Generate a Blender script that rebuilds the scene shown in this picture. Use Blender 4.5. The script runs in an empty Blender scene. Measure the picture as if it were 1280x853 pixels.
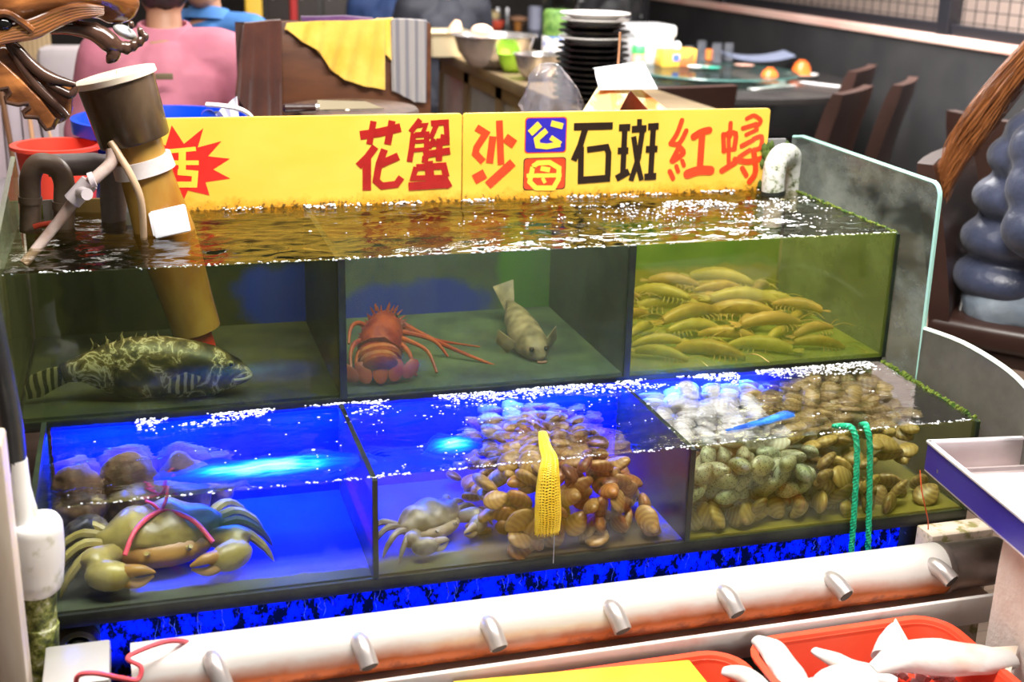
import bpy, bmesh, math, random
from math import sin, cos, pi, radians, sqrt, atan2
from mathutils import Vector, Matrix, noise
random.seed(7)
SC = bpy.context.scene
COL = SC.collection
V = Vector
# ------------------------------------------------------------------ camera
CAMLOC = V((0, 0, 1.5)); FPX = 1581.4
_y, _p, _r = radians(16.817), radians(18.1505), radians(1.476)
_f = V((sin(_y)*cos(_p), cos(_y)*cos(_p), -sin(_p)))
_rt = V((cos(_y), -sin(_y), 0)); _up = _rt.cross(_f)
RT = _rt*cos(_r) + _up*sin(_r); UP = -_rt*sin(_r) + _up*cos(_r); FW = _f
cd = bpy.data.cameras.new('camera'); cam = bpy.data.objects.new('camera', cd); COL.objects.link(cam)
m = Matrix((RT, UP, -FW)).transposed().to_4x4(); m.translation = CAMLOC
cam.matrix_world = m
cd.sensor_width = 36; cd.lens = FPX/1280*36; cd.clip_start = .05
cd.dof.use_dof = True; cd.dof.focus_distance = 2.55; cd.dof.aperture_fstop = 3.2
SC.camera = cam

def ray(x, y): return RT*((x-640)/FPX) + UP*((426.5-y)/FPX) + FW
def at(x, y, X=None, Y=None, Z=None):
    """the point of the photograph's sight line (x, y) that lies on a plane of the room"""
    d = ray(x, y)
    t = X/d.x if X is not None else (Y/d.y if Y is not None else (Z-1.5)/d.z)
    return CAMLOC + d*t

# ------------------------------------------------------------------ materials
def _nodes(name):
    m = bpy.data.materials.new(name); m.use_nodes = True
    nt = m.node_tree; b = nt.nodes['Principled BSDF']; return m, nt, b
def c4(c): return (c[0], c[1], c[2], 1)
def srgb(r, g, b):
    f = lambda v: ((v/255+.055)/1.055)**2.4 if v > 10.3 else v/255/12.92
    return (f(r), f(g), f(b))
def ramp(nt, fac, stops):
    r = nt.nodes.new('ShaderNodeValToRGB'); e = r.color_ramp.elements
    while len(e) < len(stops): e.new(.5)
    for i, (p, c) in enumerate(stops): e[i].position = p; e[i].color = c4(c) if len(c) == 3 else c
    nt.links.new(fac, r.inputs[0]); return r.outputs[0]
def tex(nt, kind='noise', scale=5, detail=4, rough=.55, dist=0, coord='Object', stretch=(1, 1, 1)):
    tc = nt.nodes.new('ShaderNodeTexCoord'); mp = nt.nodes.new('ShaderNodeMapping')
    mp.inputs['Scale'].default_value = stretch
    nt.links.new(tc.outputs[coord], mp.inputs[0])
    if kind == 'noise':
        n = nt.nodes.new('ShaderNodeTexNoise'); n.inputs['Detail'].default_value = detail
        n.inputs['Roughness'].default_value = rough; n.inputs['Distortion'].default_value = dist
    elif kind == 'voronoi':
        n = nt.nodes.new('ShaderNodeTexVoronoi')
    elif kind == 'wave':
        n = nt.nodes.new('ShaderNodeTexWave'); n.inputs['Distortion'].default_value = dist; n.inputs['Detail'].default_value = detail
    n.inputs['Scale'].default_value = scale
    nt.links.new(mp.outputs[0], n.inputs['Vector'])
    return n.outputs['Distance'] if kind == 'voronoi' else n.outputs[0]
def mixc(nt, fac, a, b, mode='MIX'):
    n = nt.nodes.new('ShaderNodeMix'); n.data_type = 'RGBA'; n.blend_type = mode
    for sock, v in ((n.inputs[0], fac), (n.inputs[6], a), (n.inputs[7], b)):
        if hasattr(v, 'links') or hasattr(v, 'is_output'): nt.links.new(v, sock)
        elif isinstance(v, (int, float)): sock.default_value = v
        else: sock.default_value = c4(v)
    return n.outputs[2]
def bump(nt, b, h, strength=.3, dist=.01):
    n = nt.nodes.new('ShaderNodeBump'); n.inputs['Strength'].default_value = strength; n.inputs['Distance'].default_value = dist
    nt.links.new(h, n.inputs['Height']); nt.links.new(n.outputs[0], b.inputs['Normal'])
def M(name, col, rough=.5, metal=0, col2=None, scale=8, lo=.35, hi=.65, bmp=0, bscale=None, bdist=.005, stretch=(1, 1, 1), kind='noise', spec=.5, emit=None, dist=0, sub=0, coat=0, sheen=0):
    m, nt, b = _nodes(name)
    b.inputs['Base Color'].default_value = c4(col); b.inputs['Roughness'].default_value = rough
    b.inputs['Metallic'].default_value = metal; b.inputs['Specular IOR Level'].default_value = spec
    b.inputs['Coat Weight'].default_value = coat
    if sheen: b.inputs['Sheen Weight'].default_value = sheen
    if col2 is not None:
        t = tex(nt, kind, scale, stretch=stretch, dist=dist)
        nt.links.new(ramp(nt, t, [(lo, col), (hi, col2)]), b.inputs['Base Color'])
    if bmp:
        bump(nt, b, tex(nt, kind if kind == 'wave' else 'noise', bscale or scale*3, stretch=stretch, dist=dist), bmp, bdist)
    if emit:
        b.inputs['Emission Color'].default_value = c4(emit[0]); b.inputs['Emission Strength'].default_value = emit[1]
    return m

# ------------------------------------------------------------------ objects
ORI = {}
def tag(o, label, cat, group=None, kind=None):
    o['label'] = label; o['category'] = cat
    if group: o['group'] = group
    if kind: o['kind'] = kind
    return o
def thing(name, label, cat, loc, group=None, rz=0):
    o = bpy.data.objects.new(name, None); COL.objects.link(o); o.empty_display_size = .05
    o.location = loc; o.rotation_euler.z = rz
    ORI[o] = V(loc) if rz == 0 else V((0, 0, 0))
    return tag(o, label, cat, group)
def finish(bm, smooth=True, ang=40):
    bmesh.ops.recalc_face_normals(bm, faces=bm.faces)
    if smooth:
        for f in bm.faces: f.smooth = True
        for e in bm.edges:
            if len(e.link_faces) == 2 and e.calc_face_angle(0) > radians(ang): e.smooth = False
def part(name, bm, mat, parent=None, smooth=True, ang=40, origin=None):
    """links bm (world coordinates, or local ones for a rotated root) as one mesh object"""
    finish(bm, smooth, ang)
    me = bpy.data.meshes.new(name); o = bpy.data.objects.new(name, me); COL.objects.link(o)
    if parent is not None:
        r = parent
        off = ORI[r]
        bmesh.ops.translate(bm, verts=bm.verts, vec=-off)
        ORI[o] = off; o.parent = r
    else:
        if origin is None:
            xs = [v.co.x for v in bm.verts]; ys = [v.co.y for v in bm.verts]; zs = [v.co.z for v in bm.verts]
            origin = V(((min(xs)+max(xs))/2, (min(ys)+max(ys))/2, min(zs)))
        bmesh.ops.translate(bm, verts=bm.verts, vec=-V(origin)); o.location = origin; ORI[o] = V(origin)
    bm.to_mesh(me); bm.free()
    for mm in (mat if isinstance(mat, (list, tuple)) else [mat]): me.materials.append(mm)
    return o
def struct(name, bm, mat, smooth=False, kind='structure', label=None, cat=None):
    o = part(name, bm, mat, None, smooth); o['kind'] = kind
    if label: o['label'] = label; o['category'] = cat
    return o
def B(): return bmesh.new()
def box(bm, c, s, rot=None, bev=0, seg=2):
    r = bmesh.ops.create_cube(bm, size=1)
    vs = r['verts']
    for v in vs: v.co = V((v.co.x*s[0], v.co.y*s[1], v.co.z*s[2]))
    if bev:
        es = list({e for v in vs for e in v.link_edges})
        g = bmesh.ops.bevel(bm, geom=es, offset=bev, segments=seg, affect='EDGES', profile=.5)
        vs = list({v for f in g['faces'] for v in f.verts} | {v for v in vs if v.is_valid})
    for v in vs:
        p = v.co.copy()
        if rot is not None: p = rot @ p
        v.co = p + V(c)
    return vs
def bx(bm, x0, x1, y0, y1, z0, z1, bev=0): return box(bm, ((x0+x1)/2, (y0+y1)/2, (z0+z1)/2), (x1-x0, y1-y0, z1-z0), None, bev)
def frame_of(d):
    d = d.normalized(); a = V((0, 0, 1)) if abs(d.z) < .95 else V((1, 0, 0))
    u = d.cross(a).normalized(); return u, d.cross(u).normalized()
def loft(bm, rings, cap=True, closed=True):
    R = [[bm.verts.new(p) for p in r] for r in rings]
    n = len(R[0])
    for a, b in zip(R, R[1:]):
        for i in range(n if closed else n-1):
            j = (i+1) % n; bm.faces.new((a[i], a[j], b[j], b[i]))
    if cap and closed:
        bm.faces.new(list(reversed(R[0]))); bm.faces.new(R[-1])
    return R
def tube(bm, pts, rad, seg=10, cap=True, flat=1):
    pts = [V(p) for p in pts]; n = len(pts)
    rs = rad if isinstance(rad, (list, tuple)) else [rad]*n
    u = None; rings = []
    for i, p in enumerate(pts):
        d = (pts[min(i+1, n-1)] - pts[max(i-1, 0)]).normalized()
        if u is None: u, w = frame_of(d)
        else:
            u = (u - d*u.dot(d)).normalized(); w = d.cross(u).normalized()
        rings.append([p + u*cos(2*pi*k/seg)*rs[i] + w*sin(2*pi*k/seg)*rs[i]*flat for k in range(seg)])
    loft(bm, rings, cap)
def smoothpath(pts, n=6):
    pts = [V(p) for p in pts]; out = []
    for i in range(len(pts)-1):
        p0 = pts[max(i-1, 0)]; p1 = pts[i]; p2 = pts[i+1]; p3 = pts[min(i+2, len(pts)-1)]
        for k in range(n):
            t = k/n
            out.append(.5*((2*p1) + (p2-p0)*t + (2*p0-5*p1+4*p2-p3)*t*t + (3*p1-p0-3*p2+p3)*t**3))
    out.append(pts[-1]); return out
def lerp_list(vals, n):
    out = []
    for i in range(len(vals)-1):
        for k in range(n): out.append(vals[i] + (vals[i+1]-vals[i])*k/n)
    out.append(vals[-1]); return out
def lathe(bm, prof, base=(0, 0, 0), axis=(0, 0, 1), seg=24, ell=1):
    """prof: (radius, distance along the axis)"""
    d = V(axis).normalized(); u, w = frame_of(d); base = V(base); rings = []
    for r, h in prof:
        r = max(r, 1e-4)
        rings.append([base + d*h + u*cos(2*pi*k/seg)*r + w*sin(2*pi*k/seg)*r*ell for k in range(seg)])
    loft(bm, rings, True)
def prism(bm, poly, vec, bev=0, seg=2):
    """a planar polygon (3-D points) thickened by vec"""
    vs = [bm.verts.new(V(p)) for p in poly]; f = bm.faces.new(vs)
    g = bmesh.ops.extrude_face_region(bm, geom=[f])
    nv = [x for x in g['geom'] if isinstance(x, bmesh.types.BMVert)]
    bmesh.ops.translate(bm, verts=nv, vec=V(vec))
    if bev:
        es = list({e for v in vs+nv for e in v.link_edges})
        bmesh.ops.bevel(bm, geom=es, offset=bev, segments=seg, affect='EDGES', profile=.5, clamp_overlap=True)
def ell(bm, c, s, rot=None, sub=3):
    r = bmesh.ops.create_icosphere(bm, subdivisions=sub, radius=1)
    for v in r['verts']:
        p = V((v.co.x*s[0], v.co.y*s[1], v.co.z*s[2]))
        if rot is not None: p = rot @ p
        v.co = p + V(c)
    return r['verts']
def arc_pts(c, r, a0, a1, n, ux, uy):
    return [V(c) + V(ux)*r*cos(a0+(a1-a0)*k/n) + V(uy)*r*sin(a0+(a1-a0)*k/n) for k in range(n+1)]
def sheet(bm, grid, th=.003):
    """a cloth-like sheet from a grid of points, given thickness"""
    nu, nv = len(grid), len(grid[0])
    G = [[bm.verts.new(p) for p in row] for row in grid]
    fs = []
    for i in range(nu-1):
        for j in range(nv-1): fs.append(bm.faces.new((G[i][j], G[i+1][j], G[i+1][j+1], G[i][j+1])))
    bmesh.ops.recalc_face_normals(bm, faces=fs)
    bmesh.ops.solidify(bm, geom=fs, thickness=th)
def jitter(bm, amp, sc, seed=0):
    for v in bm.verts:
        v.co += V(noise.noise_vector(v.co*sc + V((seed, seed*1.7, 3)))) * amp
def capsule(bm, a, b, ra, rb, seg=14):
    a, b = V(a), V(b); d = b-a; L = d.length
    prof = [(ra*cos(t), -ra*sin(t)) for t in (1.45, 1.1, .7, .3)] + [(ra, 0), (rb, L)] + [(rb*cos(t), L+rb*sin(t)) for t in (.3, .7, 1.1, 1.45)]
    lathe(bm, prof, a, d if L > 1e-6 else (0, 0, 1), seg)
def blob(bm, voxel=.012, smooth=3, fac=.5):
    """one continuous skin around overlapping solids"""
    bmesh.ops.recalc_face_normals(bm, faces=bm.faces)
    me = bpy.data.meshes.new('tmp'); bm.to_mesh(me); bm.free()
    o = bpy.data.objects.new('tmp', me); COL.objects.link(o)
    r = o.modifiers.new('r', 'REMESH'); r.mode = 'VOXEL'; r.voxel_size = voxel
    s = o.modifiers.new('s', 'SMOOTH'); s.iterations = smooth; s.factor = fac
    dg = bpy.context.evaluated_depsgraph_get()
    me2 = bpy.data.meshes.new_from_object(o.evaluated_get(dg))
    nb = bmesh.new(); nb.from_mesh(me2)
    bpy.data.objects.remove(o); bpy.data.meshes.remove(me); bpy.data.meshes.remove(me2)
    return nb
def copy_tree(o, parent=None):
    c = o.copy(); COL.objects.link(c)
    if parent is not None: c.parent = parent
    for ch in list(o.children): copy_tree(ch, c)
    return c
# ------------------------------------------------------------------ shared materials
def schlick(nt, lo, hi, normal=None, power=5):
    lw = nt.nodes.new('ShaderNodeLayerWeight'); lw.inputs['Blend'].default_value = .5
    if normal is not None: nt.links.new(normal, lw.inputs['Normal'])
    p = nt.nodes.new('ShaderNodeMath'); p.operation = 'POWER'; p.inputs[1].default_value = power
    nt.links.new(lw.outputs['Facing'], p.inputs[0])
    q = nt.nodes.new('ShaderNodeMath'); q.operation = 'MULTIPLY_ADD'; q.inputs[1].default_value = hi-lo; q.inputs[2].default_value = lo
    nt.links.new(p.outputs[0], q.inputs[0]); return q.outputs[0]
def glass(name, tint=(.9, .97, .93), film=None, flo=0, fhi=.2, scale=4, stretch=(1, 1, 1), lo=.35, hi=.75, refl=.6, rough=.03):
    m = bpy.data.materials.new(name); m.use_nodes = True; nt = m.node_tree; nt.nodes.clear()
    N = nt.nodes.new; L = nt.links.new
    out = N('ShaderNodeOutputMaterial'); tr = N('ShaderNodeBsdfTransparent'); tr.inputs[0].default_value = c4(tint)
    cur = tr.outputs[0]
    if film is not None:
        df = N('ShaderNodeBsdfDiffuse'); df.inputs[0].default_value = c4(film)
        tl = N('ShaderNodeBsdfTranslucent'); tl.inputs[0].default_value = c4(film)
        mm = N('ShaderNodeMixShader'); mm.inputs[0].default_value = .5; L(df.outputs[0], mm.inputs[1]); L(tl.outputs[0], mm.inputs[2])
        t = tex(nt, 'noise', scale, 5, .65, stretch=stretch)
        mr = N('ShaderNodeMapRange'); mr.inputs[1].default_value = lo; mr.inputs[2].default_value = hi
        mr.inputs[3].default_value = flo; mr.inputs[4].default_value = fhi; L(t, mr.inputs[0])
        m2 = N('ShaderNodeMixShader'); L(mr.outputs[0], m2.inputs[0]); L(cur, m2.inputs[1]); L(mm.outputs[0], m2.inputs[2]); cur = m2.outputs[0]
    gl = N('ShaderNodeBsdfGlossy'); gl.inputs['Roughness'].default_value = rough
    m3 = N('ShaderNodeMixShader'); L(schlick(nt, .02, refl), m3.inputs[0]); L(cur, m3.inputs[1]); L(gl.outputs[0], m3.inputs[2])
    L(m3.outputs[0], out.inputs[0]); return m
def water_mat(name, tint, scale, strength, stretch, refl=1.0, refr=0):
    m = bpy.data.materials.new(name); m.use_nodes = True; nt = m.node_tree; nt.nodes.clear()
    N = nt.nodes.new; L = nt.links.new
    out = N('ShaderNodeOutputMaterial'); tr = N('ShaderNodeBsdfTransparent'); tr.inputs[0].default_value = c4(tint)
    bp = N('ShaderNodeBump'); bp.inputs['Strength'].default_value = strength; bp.inputs['Distance'].default_value = .01
    L(tex(nt, 'noise', scale, 3, .55, stretch=stretch, dist=.6), bp.inputs['Height'])
    gl = N('ShaderNodeBsdfGlossy'); gl.inputs['Roughness'].default_value = .02; L(bp.outputs[0], gl.inputs['Normal'])
    cur = tr.outputs[0]
    if refr:
        rf = N('ShaderNodeBsdfRefraction'); rf.inputs['IOR'].default_value = 1.14; rf.inputs['Roughness'].default_value = .06; rf.inputs[0].default_value = c4(tint); L(bp.outputs[0], rf.inputs['Normal'])
        mq = N('ShaderNodeMixShader'); mq.inputs[0].default_value = refr; L(cur, mq.inputs[1]); L(rf.outputs[0], mq.inputs[2]); cur = mq.outputs[0]
    mx = N('ShaderNodeMixShader'); L(schlick(nt, .02, refl, bp.outputs[0]), mx.inputs[0]); L(cur, mx.inputs[1]); L(gl.outputs[0], mx.inputs[2])
    L(mx.outputs[0], out.inputs[0]); return m
def math_(nt, op, a, b=None):
    n = nt.nodes.new('ShaderNodeMath'); n.operation = op
    for i, v in enumerate((a, b)):
        if v is None: continue
        if isinstance(v, (int, float)): n.inputs[i].default_value = v
        else: nt.links.new(v, n.inputs[i])
    return n.outputs[0]
def panel_mat(name, base, blobs, scale=5, rough=.6, bright=1):
    """algae-grown panel: noise-mixed base colours plus coloured patches at fixed places (x, z, rx, rz, colour)"""
    m, nt, b = _nodes(name); b.inputs['Roughness'].default_value = rough; b.inputs['Specular IOR Level'].default_value = .1
    col = ramp(nt, tex(nt, 'noise', scale, 5, .6), base)
    ge = nt.nodes.new('ShaderNodeNewGeometry'); sp = nt.nodes.new('ShaderNodeSeparateXYZ'); nt.links.new(ge.outputs['Position'], sp.inputs[0])
    wob = math_(nt, 'MULTIPLY', math_(nt, 'SUBTRACT', tex(nt, 'noise', scale*4, 4), .5), .9)
    for (x, z, rx, rz, c, ax) in blobs:
        u = math_(nt, 'DIVIDE', math_(nt, 'SUBTRACT', sp.outputs[0], x), rx)
        w = math_(nt, 'DIVIDE', math_(nt, 'SUBTRACT', sp.outputs[1 if ax == 'y' else 2], z), rz)
        d = math_(nt, 'SQRT', math_(nt, 'ADD', math_(nt, 'POWER', math_(nt, 'ABSOLUTE', u), 3), math_(nt, 'POWER', math_(nt, 'ABSOLUTE', w), 3)))
        d = math_(nt, 'ADD', d, wob)
        mr = nt.nodes.new('ShaderNodeMapRange'); mr.interpolation_type = 'SMOOTHSTEP'
        mr.inputs[1].default_value = .65; mr.inputs[2].default_value = 1.15; mr.inputs[3].default_value = 1; mr.inputs[4].default_value = 0
        nt.links.new(d, mr.inputs[0]); col = mixc(nt, mr.outputs[0], col, c)
    nt.links.new(col, b.inputs['Base Color']); return m

MAT = {}
MAT['seal'] = M('black_sealant', (.008, .012, .008), .45, col2=(.02, .035, .015), scale=20)
MAT['slab'] = M('dark_base_slab', (.006, .008, .008), .5, col2=(.03, .035, .02), scale=14, bmp=.2)
MAT['pane_up_a'] = glass('murky_glass_olive', (.82, .88, .76), (.10, .12, .06), .04, .22, 6, (1, 1, .25), refl=.35)
MAT['pane_up_b'] = glass('murky_glass_grey', (.82, .88, .82), (.17, .21, .17), .10, .34, 6, (1, 1, .25), refl=.35)
MAT['pane_up_c'] = glass('murky_glass_green', (.90, .93, .70), (.24, .32, .07), .16, .5, 5, (1, 1, .3), refl=.35)
MAT['pane_lo_b'] = glass('brown_filmed_tank_glass', (.92, .92, .88), (.24, .17, .06), .02, .22, 5, (1, 1, .6), refl=.3)
MAT['pane_lo'] = glass('clear_tank_glass', (.95, .98, .98), (.2, .22, .14), .0, .05, 7, (1, 1, .4), refl=.3)
MAT['pane_lo_c'] = glass('lime_grown_tank_glass', (.93, .97, .8), (.30, .28, .05), .04, .28, 6, (1, 1, .4), refl=.3)
MAT['side_glass'] = glass('limescaled_side_glass', (.50, .56, .53), (.42, .46, .43), .06, .75, 7, (1, .6, 1), .38, .68, refl=.4, rough=.1)
MAT['edge_glass'] = M('green_glass_edge', (.35, .62, .55), .15, spec=.6)
MAT['water_up'] = water_mat('rippled_water', (.72, .68, .52), 26, .5, (.35, 1, 1))
MAT['water_lo'] = water_mat('blue_rippled_water', (.84, .88, .94), 30, .45, (.4, 1, 1), 1.0, .6)
BLUE = (.0, .03, 1.0)
MAT['blue_back'] = M('saturated_blue_panel', (.0, .015, .85), .6, col2=(.0, .04, 1.0), scale=5, spec=.05)
MAT['foam'] = M('white_bubbles', (.85, .88, .92), .12, spec=.8)
MAT['steel'] = M('brushed_steel', (.62, .62, .64), .28, .9, col2=(.5, .5, .53), scale=6)
MAT['wire'] = M('dark_wire', (.02, .02, .022), .4)

# ------------------------------------------------------------------ room shell
XW, YB, XL, YF = 3.95, 12.0, -3.2, -1.2
fl, nt, b = _nodes('brown_floor_tiles'); b.inputs['Roughness'].default_value = .35
br = nt.nodes.new('ShaderNodeTexBrick'); br.inputs['Scale'].default_value = 3.2; br.offset = .5
br.inputs['Color1'].default_value = c4((.13, .085, .06)); br.inputs['Color2'].default_value = c4((.19, .125, .09)); br.inputs['Mortar'].default_value = c4((.05, .035, .03))
br.inputs['Mortar Size'].default_value = .012; br.inputs['Brick Width'].default_value = 1.6; br.inputs['Row Height'].default_value = .5
tc = nt.nodes.new('ShaderNodeTexCoord'); nt.links.new(tc.outputs['Object'], br.inputs['Vector'])
nt.links.new(mixc(nt, .5, br.outputs[0], ramp(nt, tex(nt, 'noise', 7, stretch=(.3, 2, 1)), [(.3, (.08, .05, .035)), (.7, (.24, .17, .12))])), b.inputs['Base Color'])
bm = B(); bx(bm, XL, XW+.1, YF, YB, -.1, 0); struct('floor', bm, fl)
wallm = M('charcoal_wall', (.021, .021, .023), .6, col2=(.034, .033, .034), scale=3, bmp=.1, bscale=40)
bm = B(); bx(bm, XW, XW+.12, YF, YB, 0, .985); struct('wall_right', bm, wallm)
bm = B(); bx(bm, XW-.02, XW+.14, YF, YB, .985, 1.03, .006)
struct('trim_1', bm, M('pinkish_ledge', (.75, .50, .42), .45, col2=(.62, .25, .2), scale=2.2, lo=.45, hi=.75, stretch=(1, .6, 1)))
bm = B(); bx(bm, XL, XW+.12, YB, YB+.12, 0, 3); struct('wall_back', bm, M('dark_back_wall', (.03, .024, .022), .6, col2=(.05, .04, .035), scale=2))
bm = B(); bx(bm, XL-.12, XL, YF, YB, 0, 3); struct('wall_left', bm, M('brown_left_wall', (.16, .10, .07), .6, col2=(.11, .07, .05), scale=2))
bm = B(); bx(bm, XL, XW+.14, YF, YB, 3, 3.1); struct('ceiling', bm, M('ceiling_paint', (.30, .26, .22), .8))
# window band above the ledge: frame, wire mesh, bright siding outside
bm = B()
for z in (1.05, 2.6): bx(bm, XW+.02, XW+.08, YF, YB, z-.03, z+.035, .005)
for y in (1.2, 3.15, 5.70, 8.3): bx(bm, XW+.0, XW+.08, y-.05, y+.05, 1.02, 2.6, .005)
bx(bm, XW+.0, XW+.1, YF, YB, 2.63, 3.0)
win = struct('window_1', bm, M('black_window_frame', (.012, .012, .016), .4))
bm = B()
y = 2.2
while y < 9.9:
    box(bm, (XW+.055, y, 1.8), (.004, .004, 1.5)); y += .085
z = 1.10
while z < 2.0:
    box(bm, (XW+.055, 5.8, z), (.005, 7.2, .005)); z += .06
part('wire_mesh', bm, MAT['wire'], win)
sid, nt, b = _nodes('pale_siding'); b.inputs['Roughness'].default_value = .7
nt.links.new(ramp(nt, tex(nt, 'wave', 3.2, 2, dist=.4, stretch=(0, 0.02, 1)), [(.2, (.55, .42, .36)), (.55, (.85, .78, .72)), (.9, (.70, .52, .44))]), b.inputs['Base Color'])
bm = B(); bx(bm, XW+.9, XW+1, YF, YB, 0, 3); struct('backdrop_siding', bm, sid)

# ------------------------------------------------------------------ lights
def area(name, loc, target, sx, sy, watt, col=(1, 1, 1)):
    l = bpy.data.lights.new(name, 'AREA'); l.shape = 'RECTANGLE'; l.size = sx; l.size_y = sy; l.energy = watt; l.color = col
    o = bpy.data.objects.new(name, l); COL.objects.link(o); o.location = loc
    o.rotation_euler = (V(target)-V(loc)).to_track_quat('-Z', 'Y').to_euler(); return o
area('counter_lamp', (.75, 1.62, 2.95), (.75, 1.70, .3), 2.6, .30, 118, (1, .96, .9))
area('tank_lamp', (.7, 2.25, 2.95), (.7, 2.45, .6), 2.4, .4, 40, (1, .97, .92))
area('dining_lamp', (2.6, 5.2, 2.95), (2.6, 5.4, 0), 1.6, 2.4, 27, (1, .95, .9))
area('kitchen_lamp', (.3, 3.6, 2.95), (.4, 4.4, .8), 2.4, .6, 32, (1, .96, .92))
area('hall_lamp', (-.6, 6.8, 2.95), (-.4, 7, 0), 2.0, 1.5, 30, (1, .93, .85))
area('outside_lamp', (XW+.5, 5.2, 2.9), (XW+.9, 5.2, 1.2), .4, 7, 480, (1, .97, .95))
area('blue_tank_strip', (.55, 2.36, .565), (.55, 2.325, .40), 1.5, .03, 15, (.01, .10, 1))
area('blue_sump_strip', (.7, 1.955, .265), (.7, 2.045, .315), 1.75, .02, .9, (.02, .10, 1)).data.spread = radians(75)
w = bpy.data.worlds.new('room_air'); SC.world = w; w.use_nodes = True
w.node_tree.nodes['Background'].inputs[0].default_value = (.9, .85, .8, 1); w.node_tree.nodes['Background'].inputs[1].default_value = .11
SC.view_settings.view_transform = 'Standard'; SC.view_settings.look = 'None'; SC.view_settings.exposure = .5; SC.view_settings.gamma = 1

# ------------------------------------------------------------------ the stepped tank
X0, X1, Y0, Y1, YL = -.25, 1.615, 2.40, 2.92, 2.01
XD = (.370, .982); XE = (.362, .967); XL0, XL1 = -.195, 1.588
ZW, ZB, ZLW, ZLB = .871, .582, .577, .383
tank = thing('seafood_tank', 'wide stepped glass seafood tank with two tiers of water, behind the steel spout pipe', 'fish tank', (.68, 2.4, .0))
bm = B(); bx(bm, X0, X1, Y0-.005, Y1+.012, ZB-.022, ZB, .003); part('upper_base', bm, MAT['slab'], tank)
bm = B(); bx(bm, XL0-.01, XL1+.01, YL-.006, 2.43, ZLB-.028, ZLB-.002, .003); part('lower_base', bm, MAT['slab'], tank)
bm = B(); bx(bm, XL0-.01, XL1+.01, 2.06, 2.9, .0, ZLB-.028); part('stand', bm, M('dark_stand', (.01, .011, .014), .6), tank)
# front panes, one per compartment
xs = (X0, XD[0], XD[1], X1)
for i, k in enumerate(('pane_up_a', 'pane_up_b', 'pane_up_c')):
    bm = B(); bx(bm, xs[i]+.006, xs[i+1]-.006, Y0-.008, Y0, ZB, ZW+.002); part('front_pane', bm, MAT[k], tank)
xs2 = (XL0, XE[0], XE[1], XL1)
for i, k in enumerate(('pane_lo', 'pane_lo_b', 'pane_lo_c')):
    bm = B(); bx(bm, xs2[i]+.005, xs2[i+1]-.005, YL-.008, YL, ZLB, ZLW+.001); part('front_pane', bm, MAT[k], tank)
for x in XD:
    bm = B(); bx(bm, x-.006, x+.006, Y0-.010, Y1, ZB, ZW-.004); part('divider', bm, MAT['seal'], tank)
    bm = B(); bx(bm, x-.007, x+.007, Y0-.011, Y0-.003, ZB, ZW+.002); part('pane_joint', bm, MAT['seal'], tank)
for x in XE:
    bm = B(); bx(bm, x-.005, x+.005, YL-.009, 2.385, ZLB, ZLW-.002); part('divider', bm, MAT['seal'], tank)
bm = B(); bx(bm, X1-.006, X1+.002, Y0-.012, Y0+.002, ZB, ZW); part('pane_joint', bm, MAT['seal'], tank)
bm = B(); bx(bm, XL1-.004, XL1+.004, YL-.012, YL+.002, ZLB, ZLW); part('pane_joint', bm, MAT['seal'], tank)
# back panels: algae, blue patches, sign's orange reflection painted along the top
dark = [(.30, (.012, .018, .009)), (.5, (.030, .038, .018)), (.7, (.075, .075, .022))]
grey = [(.30, (.035, .05, .05)), (.5, (.07, .10, .08)), (.7, (.11, .17, .09))]
gree = [(.30, (.03, .14, .015)), (.5, (.08, .22, .03)), (.7, (.22, .30, .06))]
bl = (.01, .04, .42)
pa = at(370, 372, Y=2.91); pb = at(515, 388, Y=2.91); pc = at(25, 400, Y=2.91); pd = at(690, 350, Y=2.91)
russet = (.36, .19, .05)  # orange shine of the sign on the water, painted into the panel tops
pm = (panel_mat('algae_panel_olive', dark, [(.12, .85, .34, .07, (.16, .10, .03), 'z'), (pa.x+.02, pa.z, .16, .085, bl, 'z'), (pc.x, pc.z, .10, .3, (.16, .17, .03), 'z')], 4),  # first patch is the painted sign reflection, dimmer here
      panel_mat('algae_panel_grey', grey, [(.67, .855, .40, .075, russet, 'z'), (pb.x, pb.z, .21, .075, bl, 'z'), (pd.x+.05, pd.z, .12, .06, (.03, .045, .10), 'z'), (.93, .72, .09, .2, (.07, .22, .03), 'z')], 4),
      panel_mat('algae_panel_green', gree, [(1.2, .86, .30, .065, russet, 'z'), (1.3, .62, .5, .055, (.35, .30, .05), 'z')], 4))
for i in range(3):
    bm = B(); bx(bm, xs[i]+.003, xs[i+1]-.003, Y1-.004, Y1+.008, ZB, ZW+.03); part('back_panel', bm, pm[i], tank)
    bm = B(); bx(bm, xs[i]+.007, xs[i+1]-.007, Y0+.001, Y1-.004, ZB-.0005, ZB+.006)
    part('tank_floor', bm, M('mossy_floor', *(((.016, .022, .012), .7, 0, (.055, .06, .022)), ((.035, .06, .045), .7, 0, (.10, .16, .08)), ((.14, .20, .03), .7, 0, (.34, .32, .07)))[i], scale=9), tank)
back_lo = (MAT['blue_back'], MAT['blue_back'], panel_mat('brown_back', [(.3, (.10, .08, .03)), (.6, (.22, .17, .06))], [(1.13, .56, .30, .045, (.01, .03, .75), 'z')], 5))
for i in range(3):
    bm = B(); bx(bm, xs2[i]+.004, xs2[i+1]-.004, 2.385, 2.395, ZLB-.002, ZB-.02); part('back_panel', bm, back_lo[i], tank)
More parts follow.
